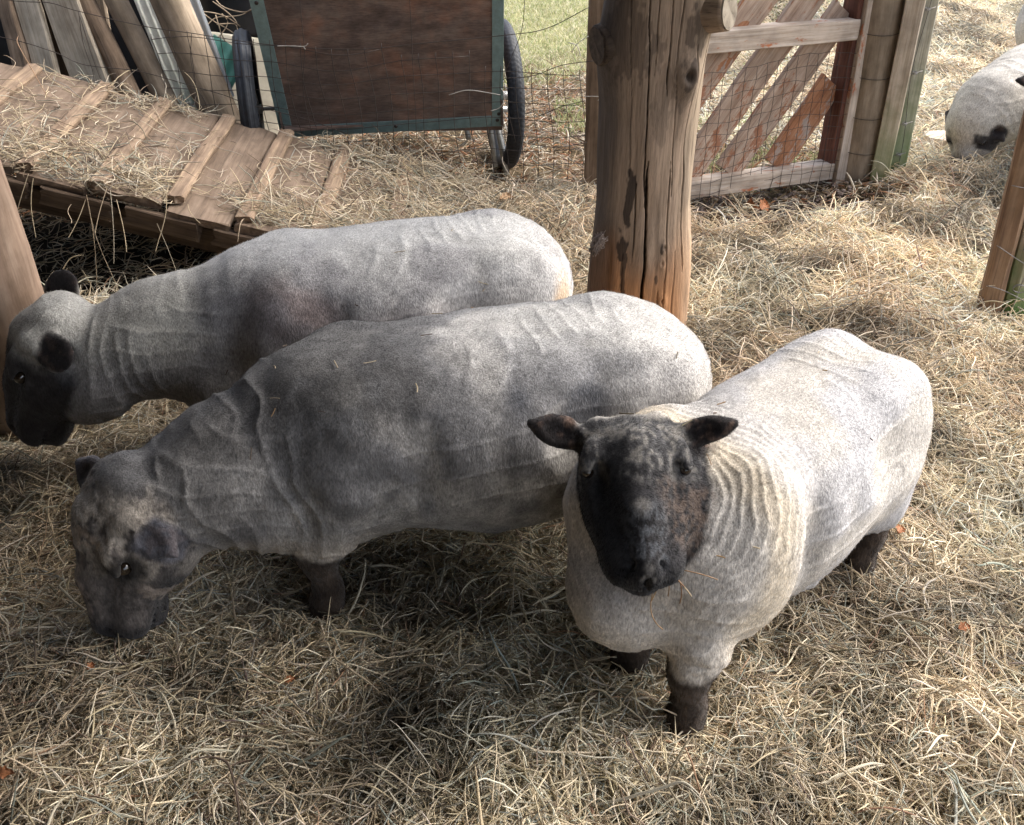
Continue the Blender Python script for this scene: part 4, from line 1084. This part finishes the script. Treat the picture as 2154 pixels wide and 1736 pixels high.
leaf(1578, 430, .085, 1.9, 'large curled orange leaf on the bare earth below the gate', m_leaf, .9)
leaf(1603, 432, .075, .9, 'orange leaf leaning on the large one below the gate', m_leaf, .8)
leaf(1065, 470, .06, .4, 'brown leaf in the hay in front of the cart wheel', m_leaf2)
leaf(612, 1442, .022, .4, 'small orange leaf in the hay below the middle sheep', m_leaf)
leaf(2020, 1343, .028, .2, 'small orange leaf in the bright hay right of the white sheep', m_leaf)
leaf(1885, 1140, .03, 1.0, 'small reddish leaf near the hind leg of the white sheep', m_leaf)
leaf(30, 1680, .035, .2, 'small brown leaf at the bottom left corner', m_leaf)
leaf(200, 1435, .022, 1.6, 'tiny orange leaf below the grazing grey head', m_leaf)
# bare dark earth patch with stones under the gate
pts = []; V = []; F = []
st = NT('earth_and_pebbles', .9, .2); v_ = st.noise(st.coord((1, 1, 1)), 70, 5, .7); st.base(st.ramp(v_, [(.35, (.045, .033, .027)), (.55, (.13, .10, .085)), (.72, (.30, .27, .25))])); st.bump(v_, .8, .006)
for _ in range(420):
    px, py = rng.uniform(1455, 1790), rng.uniform(388, 462); c0 = at(px, py, z=.02)
    if rng.random() > math.exp(-((py - 425) / 30) ** 2): continue
    c0[2] = float(ground_h(c0[0], c0[1])) + .012; s = rng.uniform(.005, .016); K = len(V)
    for i in range(5):
        for j in range(8):
            th_, ph_ = math.pi * (i + .5) / 5, 2 * math.pi * j / 8; q = s * (1 + rng.normal(0, .12)); V.append((c0[0] + q * math.sin(th_) * math.cos(ph_), c0[1] + q * math.sin(th_) * math.sin(ph_), c0[2] + .55 * q * math.cos(th_)))
    F += [[K + i * 8 + j, K + (i + 1) * 8 + j, K + (i + 1) * 8 + (j + 1) % 8, K + i * 8 + (j + 1) % 8] for i in range(4) for j in range(8)] + [[K + j for j in range(8)]]
tag(mesh_obj('gravel', V, F, st.m), kind='stuff')

# ---------------- supposed shelter, out of view: cover and walls added and sized for shade
mr = plain('shade_roof_timber', (.10, .08, .06), .9, 0, .3, 10)
def slab(name, x0, x1, y0, y1, z0, z1, mat):
    V = [(x, y, z) for z in (z0, z1) for x, y in ((x0, y0), (x1, y0), (x1, y1), (x0, y1))]
    return tag(mesh_obj(name, V, [[0, 3, 2, 1], [4, 5, 6, 7], [0, 1, 5, 4], [1, 2, 6, 5], [2, 3, 7, 6], [3, 0, 4, 7]], mat, smooth=False), kind='structure')
slab('shade_roof', -4.5, ROOFX, -2.5, ROOFY, 2.34, 2.40, mr)
slab('shade_wall_back', -4.39, .2, -1.7, -1.6, -.05, 2.33, mr)
slab('shade_wall_left', -4.5, -4.4, -2.5, 3.4, -.05, 2.33, mr)

# ----------------------------------------------------------------------
# sheep
# ----------------------------------------------------------------------
def fleece_mat(name, sc_=1.0):
    k = NT(name, .95, .08); k.b.inputs['Sheen Weight'].default_value = .15; k.b.inputs['Sheen Roughness'].default_value = .6
    a = k.n('ShaderNodeAttribute', attribute_name='col')
    n1 = k.noise(k.coord((1, 1, .45)), 170, 5, .75); n2 = k.noise(k.coord((1, 1, 1)), 38, 4, .65); n3 = k.noise(k.coord((1, 1, .3)), 330, 2, .6)
    c = k.mix(a.outputs['Color'], k.ramp(n1, [(.32, .58), (.5, 1.0), (.68, 1.30)]), .9, 'MULTIPLY')
    c = k.mix(c, k.ramp(n2, [(.3, .78), (.7, 1.2)]), .7, 'MULTIPLY')
    c = k.mix(c, k.ramp(n3, [(.35, .68), (.65, 1.25)]), .8, 'MULTIPLY')
    k.base(c); k.bump(k.mix(n1, n3, .5), .8, .003)
    return k.m
m_fleece = fleece_mat('shorn_fleece')
m_fuzz = strand_mat('wool_fibre', .9, .5, .05)
k = NT('sheep_eye', .12, .6); tcx = k.coord((1, 1, 1)); nz_ = k.noise(tcx, 60, 2); k.base(k.ramp(nz_, [(.3, (.008, .006, .005)), (.7, (.022, .014, .009))])); k.b.inputs['Coat Weight'].default_value = .6
m_eye = k.m

def dist_seg(P, a, b):
    v = b - a; t = np.clip((P - a) @ v / (v @ v), 0, 1); return np.linalg.norm(P - a - t[:, None] * v, axis=1)

def build_sheep(key, name, label, fuzz=120000, group='sheep in the pen'):
    S = SHEEP[key]; V, F, o, M, hs, eyes = sheep_geo(S); hw = S.get('hw', 1.0); L = S.get('len', 1.0)
    q = (V - o) @ M.T / hs; u, w_, v = q[:, 0], q[:, 1] / hw, q[:, 2]
    nz = fnoise(V, 22, 5, 3); nf = fnoise(V, 70, 6, 3); nl = fnoise(V, 7, 7, 3)
    X, Yb, Z = V[:, 0] / L, V[:, 1], V[:, 2]
    # ---- masks
    T_ = np.array([list(t)[:4] for t in HEADTAB]); uc = np.clip(u, -.075, .30)
    top, bot, wid = [np.interp(uc, T_[:, 0], T_[:, j]) for j in (1, 2, 3)]
    dh = np.sqrt((w_ / (wid + .016)) ** 2 + ((v - (top + bot) / 2) / ((top - bot) / 2 + .02)) ** 2)
    du = np.maximum(np.maximum(-.075 - u, u - .32), 0)
    head = sstep(1.32, 1.10, dh + du * 12 + (nz - .5) * .25) * sstep(S.get('hu0', -.03), S.get('hu0', -.03) + .05, u + (nz - .5) * .05)
    ear = np.zeros(len(V))
    for s in (1, -1):
        B_ = np.array([nrm(list(S['heading']) + [0]), [-nrm(list(S['heading']) + [0])[1], nrm(list(S['heading']) + [0])[0], 0], [0, 0, 1]])
        d_ = nrm(B_ @ np.array(S['earw%s' % ('1' if s > 0 else '_1')], float)); b_ = o + hs * (S.get('earu', .015) * M[0] + s * .085 * hw * M[1] - .03 * M[2])
        ear = np.maximum(ear, sstep(.05, .035, dist_seg(V, b_ + d_ * .02, b_ + d_ * .14)) * sstep(.012, .03, (V - b_) @ d_))
    legm = np.zeros(len(V))
    for kk in ('fl', 'fr', 'hl', 'hr'):
        g = S['legs'][kk]
        a_ = np.array(g[2][0], float); b_ = np.array(g[-1][0], float)
        legm = np.maximum(legm, sstep(.075, .055, dist_seg(V, a_, b_)) * sstep(S.get('legz', .185) + .012, S.get('legz', .185) - .012, Z + (nz - .5) * .06))
    trunk = (1 - np.maximum(head, legm)) * (1 - ear)
    # ---- displacement: muscle, shear ridges, neck folds
    N = vnormals(V, F); disp = (nl - .5) * .018 * trunk + (fnoise(V, (13, 13, 9), 71, 2) - .5) * .007 * trunk + (nz - .5) * .004
    disp += (fnoise(V, 55, 93, 3) - .5) * .012 * head * S.get('woolh', .2) * sstep(.22, .12, u)
    nb = o + M[0] * .10 - M[2] * .05
    rr = np.linalg.norm((V - nb) * np.array([1, 1, .8]), axis=1) + (fnoise(V, 5, 61, 2) - .5) * .10 + (fnoise(V, 14, 66, 2) - .5) * .035
    fm = sstep(S.get('fold0', .15), S.get('fold0', .15) + .03, rr) * sstep(S.get('fold1', .42), S.get('fold1', .42) - .1, rr) * trunk
    ph = rr * S.get('foldf', 34); sw = (np.abs(np.sin(np.pi * ph)) ** .5)
    fa = fnoise(V, (10, 10, 5), 62, 2)
    fold = (1 - sw) * fm * sstep(S.get('fa0', .30), S.get('fa0', .30) + .28, fa)
    disp += fold * S.get('folda', .006)
    # comb lines along the flank
    zz = Z * (1 + .15 * X) + .10 * np.sin(X * 2.3 + .4) * .35 + (fnoise(V, (3, 3, 6), 63, 2) - .5) * .06
    ph2 = zz * 15; line = np.exp(-((ph2 - np.round(ph2)) / .07) ** 2) * trunk * sstep(.30, .2, X) * sstep(.48, .66, fnoise(V, (3.5, 3.5, 8), 64, 2))
    wv = Z * 1.0 + .5 * X + .12 * np.sin(5 * X + 1) + (fnoise(V, 5, 73, 2) - .5) * .16
    ph3 = wv * 21; ln3 = np.exp(-((ph3 - np.round(ph3)) / .10) ** 2) * trunk * sstep(.56, .70, fnoise(V, (6, 6, 6), 74, 2))
    line = np.maximum(line, ln3); disp += line * .0024
    V = V + N * disp[:, None]
    rag = trunk * sstep(.45, .15, np.abs(Z - S.get('legz', .185) - .02) / .05) * (fnoise(V, 45, 97, 2) - .5) * .014; V = V + N * rag[:, None]
    # ---- colour
    col = S['colf'](X, Yb, Z, nz, nf, nl, N, V)
    col = col * (1 + .14 * line[:, None]) * (1 + .22 * fold[:, None]) * (1 - .12 * (fm * sw * sstep(.45, .6, fa))[:, None])
    hc = S['headf'](u, w_, v, nz, nf, nl)
    col = col * (1 - head[:, None]) + hc * head[:, None]
    ec = np.array(S.get('earc', (.022, .018, .018))) * (.6 + .9 * nf[:, None]); ec = blend(ec, (.13, .085, .065), sstep(.5, .64, nf * .6 + nz * .4) * S.get('earm', .3))
    col = col * (1 - ear[:, None]) + ec * ear[:, None]
    lc = np.array([.05, .036, .027]) * (.4 + 1.3 * nz[:, None]) * (.6 + .8 * nf[:, None])
    col = np.clip(col * (1 - legm[:, None]) + lc * legm[:, None], .004, .92)
    hd = nrm(list(S['heading']) + [0]); R3 = np.array([hd, [-hd[1], hd[0], 0], [0, 0, 1]])      # rows
    MW = Matrix(R3.T.tolist()).to_4x4(); MW.translation = Vector(S['pos'])
    root = empty(name, S['pos'], label, 'sheep', group)
    mesh_obj('body', V, F, m_fleece, root, MW, col=col)
    for e in eyes:
        n_, m_ = 10, 16; r_ = S.get('er', .0150) * hs; c_ = np.array(e)
        VV = [tuple(c_ + r_ * np.array([math.sin(a) * math.cos(b), math.sin(a) * math.sin(b), math.cos(a)])) for a in np.linspace(0.05, math.pi - .05, n_) for b in np.arange(m_) * 2 * math.pi / m_]
        FF = [[i * m_ + j, (i + 1) * m_ + j, (i + 1) * m_ + (j + 1) % m_, i * m_ + (j + 1) % m_] for i in range(n_ - 1) for j in range(m_)]
        mesh_obj('eye', VV, FF, m_eye, root, MW)
    if fuzz:
        N = vnormals(V, F)
        if key in 'ABC':
            cand = np.where((N[:, 2] > .25) & (X < .45) & (Z > .3))[0]; ci = rng.choice(cand, 16); n_ = len(ci)
            T1 = np.cross(N[ci], rng.normal(0, 1, (n_, 3))); T1 /= np.linalg.norm(T1, axis=1)[:, None]; ll = rng.uniform(.006, .028, n_)
            bn = np.cross(T1, N[ci]) * rng.normal(0, .25, (n_, 1)); tt = np.linspace(-.5, .5, 5)
            CH = V[ci][:, None] + N[ci][:, None] * .004 + T1[:, None] * (ll[:, None] * tt)[..., None] + bn[:, None] * (ll[:, None] * tt ** 2)[..., None]
            CH = CH @ R3 + np.array(S['pos'])
            tag(strands('chaff', CH, rng.uniform(.0006, .0012, n_), hay_cols(n_, np.array([(.30, .19, .10), (.45, .37, .25), (.10, .07, .05)]), np.ones(3)), mat_hay), kind='stuff')
        a = V[F]; ar = np.linalg.norm(np.cross(a[:, 2] - a[:, 0], a[:, 3] - a[:, 1]), axis=1)
        # only where it can be seen from around the camera: facing up or sideways, above the legs
        fi = rng.choice(len(F), fuzz, p=ar / ar.sum()); s_, t_ = rng.random((2, fuzz))[:, :, None]
        P0 = (a[fi, 0] * (1 - s_) + a[fi, 1] * s_) * (1 - t_) + (a[fi, 3] * (1 - s_) + a[fi, 2] * s_) * t_
        NN = N[F[fi, 0]]; cc = col[F[fi, 0]]; hm = np.maximum(head, ear)[F[fi, 0]]; lm = legm[F[fi, 0]]
        flow = np.array([-.4, 0, -1.0]); flow = flow - NN * (NN @ flow)[:, None]
        D = NN * .30 + flow * .85 + rng.normal(0, .22, (fuzz, 3)); D /= np.linalg.norm(D, axis=1)[:, None]
        ln = rng.uniform(.0018, .0050, fuzz) * (1 + .35 * hm) * (1 + .9 * lm)
        bend = rng.normal(0, .25, (fuzz, 3))
        P = np.stack([P0 - D * .001, P0 + D * (ln * .5)[:, None], P0 + (D + bend * .6) * ln[:, None]], 1)
        r_ = rng.uniform(.00014, .0003, fuzz) * S.get('fr', 1)
        strands('fleece', P, r_[:, None] * np.array([1, .8, .25]), np.clip(cc * rng.uniform(.95, 1.25, (fuzz, 1)), .004, .95), m_fuzz, root, MW)
    return root

def blend(c, d, m): return c * (1 - m[:, None]) + np.array(d) * m[:, None]
def col_A(X, Y, Z, nz, nf, nl, N, V):
    c = np.tile(np.array([.47, .455, .445]), (len(X), 1)) * (.6 + .8 * nz[:, None])
    m = sstep(.16, .05, np.sqrt(((X - .24) / 1.1) ** 2 + ((Z - .47) / .8) ** 2) + (nl - .5) * .12) * .75 * (Y > 0)
    c = blend(c, (.24, .175, .165), m)
    c = blend(c, (.25, .20, .20), sstep(.14, .03, np.sqrt((X + .02) ** 2 + (Z - .40) ** 2) + (nl - .5) * .15) * .5)
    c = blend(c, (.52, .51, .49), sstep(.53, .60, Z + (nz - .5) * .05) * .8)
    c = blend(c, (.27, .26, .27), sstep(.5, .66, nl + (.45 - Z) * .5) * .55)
    c = blend(c, (.42, .40, .34), sstep(.40, .50, X + (nz - .5) * .1) * .6)
    c = blend(c, (.55, .38, .22), sstep(.07, .02, np.sqrt(((X + .42) / .6) ** 2 + ((Z - .42) / 1.6) ** 2) + (nl - .5) * .05) * .7)
    c = blend(c, (.13, .13, .15), sstep(.42, .30, Z) * sstep(.36, .50, X) * .6)
    return c
def col_B(X, Y, Z, nz, nf, nl, N, V):
    c = np.tile(np.array([.42, .405, .39]), (len(X), 1)) * (.45 + 1.1 * nz[:, None])
    c = blend(c, (.20, .20, .21), sstep(.47, .60, nl) * .75)
    c = blend(c, (.50, .48, .45), sstep(.46, .34, nl) * sstep(.25, .0, X) * .5)
    c = blend(c, (.065, .06, .058), sstep(.02, .26, X + (nl - .5) * .3) * sstep(.42, .57, Z + (nz - .5) * .25) * .72)
    c = blend(c, (.15, .14, .135), sstep(.36, .48, X + (nl - .5) * .2) * .5)
    c = c * (1 - .30 * sstep(-.05, .3, X + (nl - .5) * .3)[:, None]) * (.72 + .56 * fnoise(V, (60, 60, 11), 95, 2)[:, None])
    for x0, z0, r in ((-.17, .50, .07), (-.05, .52, .05), (-.34, .50, .05)):
        c = blend(c, (.08, .085, .10), sstep(r, r * .3, np.sqrt((X - x0) ** 2 + ((Z - z0) * .8) ** 2) + (nl - .5) * .1) * .8)
    c = blend(c, (.45, .43, .41), sstep(-.22, -.34, X + (nl - .5) * .15) * .75)
    c = blend(c, (.40, .35, .29), sstep(.28, .20, Z) * sstep(.1, .25, X) * .7)
    c = blend(c, (.50, .49, .47), sstep(.56, .60, Z) * sstep(.1, -.1, X) * .5)
    return c
def col_D(X, Y, Z, nz, nf, nl, N, V):
    c = np.tile(np.array([.47, .44, .395]), (len(X), 1)) * (.8 + .4 * nz[:, None])
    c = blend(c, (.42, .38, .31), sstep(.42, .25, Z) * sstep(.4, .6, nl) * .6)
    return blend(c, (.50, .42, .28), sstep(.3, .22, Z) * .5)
def col_C(X, Y, Z, nz, nf, nl, N, V):
    c = np.tile(np.array([.49, .46, .425]), (len(X), 1)) * (.85 + .3 * nz[:, None])
    c = blend(c, (.42, .42, .445), sstep(.42, .6, nl) * sstep(.3, .0, X) * .7)
    c = blend(c, (.64, .53, .37), sstep(.10, .02, np.abs(X - .28) + (nl - .5) * .15) * .5)
    c = blend(c, (.50, .45, .39), sstep(.30, .20, Z + (nz - .5) * .08) * sstep(.15, .3, X) * .6)
    c = blend(c, (.20, .19, .19), sstep(.07, .02, np.abs(Y - .02) + np.abs(Z - .36) * .8 + (nz - .5) * .06) * sstep(.36, .42, X) * .5)
    return c
def head_dark(u, w, v, nz, nf, nl):
    c = np.tile(np.array([.030, .026, .025]), (len(u), 1)) * (.5 + 1.0 * nf[:, None])
    return c
def head_A(u, w, v, nz, nf, nl):
    c = head_dark(u, w, v, nz, nf, nl) * 1.1
    c = blend(c, (.17, .16, .155), sstep(.0, -.05, u + (nz - .5) * .06) * .85)
    c = blend(c, (.060, .050, .046), sstep(.09, .02, u + (nz - .5) * .1) * sstep(-.10, .0, v) * .7)
    c = blend(c, (.15, .165, .20), sstep(.09, .0, u + (nz - .5) * .08) * sstep(-.06, -.11, v) * .9)
    return c
def head_B(u, w, v, nz, nf, nl):
    P_ = np.stack([u, w, v], 1); fs = fnoise(P_, (60, 130, 130), 88, 3); fb = fnoise(P_, 26, 89, 2)
    c = np.tile(np.array([.105, .092, .086]), (len(u), 1)) * (.25 + 1.6 * fs[:, None])
    c = blend(c, (.36, .32, .275), sstep(.44, .58, fb * .6 + fs * .4 + sstep(.12, -.05, u) * .07) * sstep(.17, .08, u) * .85)
    c = blend(c, (.27, .22, .19), sstep(.055, .02, np.abs(w + .015)) * sstep(.10, .16, u) * sstep(.26, .22, u) * sstep(-.06, -.01, v) * sstep(.35, .6, fs) * .9)
    c = blend(c, (.022, .021, .023), sstep(-.05, -.085, v) * sstep(.05, .11, u) * .85)
    c = blend(c, (.020, .018, .020), sstep(.235, .265, u) * .85)
    c = blend(c, (.010, .009, .009), sstep(.044, .022, np.sqrt((u - .10) ** 2 + (v + .015) ** 2)) * .9)
    c = blend(c, (.40, .32, .25), sstep(.018, .008, np.abs(u - .05 + (nf - .5) * .06)) * sstep(.5, .60, nl) * .8)
    c = blend(c, (.30, .25, .21), sstep(.022, .010, np.abs(u - .135 + v * .4 + (nf - .5) * .05)) * sstep(.04, .08, w) * sstep(-.03, -.06, v) * .85)
    return c
def head_C(u, w, v, nz, nf, nl):
    P_ = np.stack([u, w, v], 1); fs = fnoise(P_, (70, 140, 140), 88, 3); fb = fnoise(P_, 30, 89, 2)
    c = np.tile(np.array([.020, .019, .021]), (len(u), 1)) * (.35 + 1.4 * fs[:, None])
    fh = sstep(.13, .07, u + (nz - .5) * .06 + np.abs(w) * .25)
    c = blend(c, (.085, .083, .085), fh * (.2 + .8 * sstep(.42, .58, fb * .5 + fs * .5)))
    c = blend(c, (.20, .185, .165), fh * sstep(.50, .62, fb * .4 + fs * .6) * .75)
    c = blend(c, (.40, .37, .33), sstep(-.045, -.065, u + (nz - .5) * .04) * .95)
    c = blend(c, (.085, .062, .050), sstep(.020, .05, w + (fb - .5) * .03) * sstep(.085, .11, u) * sstep(.25, .20, u) * sstep(.38, .6, fs) * .85)
    c = blend(c, (.005, .005, .006), sstep(-.02, -.05, w) * sstep(.05, .09, u) * .7)
    c = blend(c, (.075, .08, .09), sstep(.05, .02, np.abs(w - .005)) * sstep(.14, .19, u) * sstep(.30, .27, u) * sstep(.4, .6, fs) * .8)
    c = blend(c, (.006, .006, .008), sstep(.262, .278, u) * sstep(-.075, -.05, v) * .9)
    return c
SHEEP['A'].update(colf=col_A, headf=head_A, hu0=.02, fold0=.14, fold1=.46, folda=.0052, foldf=28, fa0=.34, legz=.17)
SHEEP['B'].update(earc=(.09, .09, .105), colf=col_B, headf=head_B, hu0=-.07, fold0=.15, fold1=.48, folda=.0078, foldf=22, fa0=.30, woolh=1)
SHEEP['C'].update(er=.0132, colf=col_C, headf=head_C, hu0=-.09, fold0=.085, fold1=.35, folda=.0036, foldf=56, fa0=.28, earm=.9)
for kk, hh in (('A', .0055), ('B', .005), ('C', .005)): SHEEP[kk]['h'] = hh
SHEEP['C']['h'] = .0042
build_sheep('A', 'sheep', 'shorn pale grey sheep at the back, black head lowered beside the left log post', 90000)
build_sheep('B', 'sheep', 'shorn dark grey sheep in the middle grazing with its mottled face in the hay', 110000)
build_sheep('C', 'sheep', 'creamy white shorn sheep facing the camera, black face, hay in its mouth', 130000)
# far sheep grazing at the right edge, and a pale one beyond it
head_pale = lambda u, w, v, nz, nf, nl: blend(np.tile(np.array([.46, .42, .37]), (len(u), 1)) * (.7 + .6 * nz[:, None]), (.04, .035, .035), np.maximum(sstep(.17, .22, u + (nz - .5) * .04), sstep(.045, .03, np.abs(u - .1)) * sstep(.05, .07, np.abs(w))))
for kk in 'DF': SHEEP[kk].update(colf=col_D, headf=head_pale, hu0=0, fr=1.6)
build_sheep('F', 'sheep', 'sheep mostly outside the right edge, only its dark ear and cheek in view', 30000)
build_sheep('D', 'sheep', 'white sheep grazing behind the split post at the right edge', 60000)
SHEEP['E'] = dict(SHEEP['D']); SHEEP['E'].update(pos=(3.50, 6.15, 0), heading=(1, .05), h=.012, neck_w=[((3.84, 6.17, .42), .16), ((3.98, 6.18, .36), .13), ((4.08, 6.18, .30), .11)],
     poll_w=(4.13, 6.18, .33), hdir_w=(.1, -.1, -.94), hup_w=(.95, .1, .2), headf=head_dark, fr=2.5)
build_sheep('E', 'sheep', 'pale sheep far off at the top right corner', 15000)

# a wisp of hay in the white sheep's mouth
mo = at(1400, 1195, Y=1.215); hw_ = []
for (dx, dy, cx, cy) in ((-55, 60, -50, 20), (55, 60, 30, 25), (-5, 130, -60, 90), (30, 75, 45, 20), (110, 25, 60, 5), (-30, 70, -10, 30), (5, 60, 12, 30), (-50, 20, -10, 12), (40, 40, 20, 20)):
    a = mo; b = at(1400 + cx, 1195 + cy, Y=1.19); c_ = at(1400 + dx, 1195 + dy, Y=1.185); tt = np.linspace(0, 1, 9)[:, None]
    hw_.append((1 - tt) ** 2 * a + 2 * tt * (1 - tt) * b + tt ** 2 * c_)
tag(strands('hay_wisp', np.array(hw_), np.full(len(hw_), .0010), hay_cols(len(hw_), np.array([(.32, .22, .12), (.20, .12, .07), (.45, .36, .24)]), np.ones(3)), mat_hay), 'wisp of brown hay stalks hanging from the white sheep\'s mouth', 'hay')
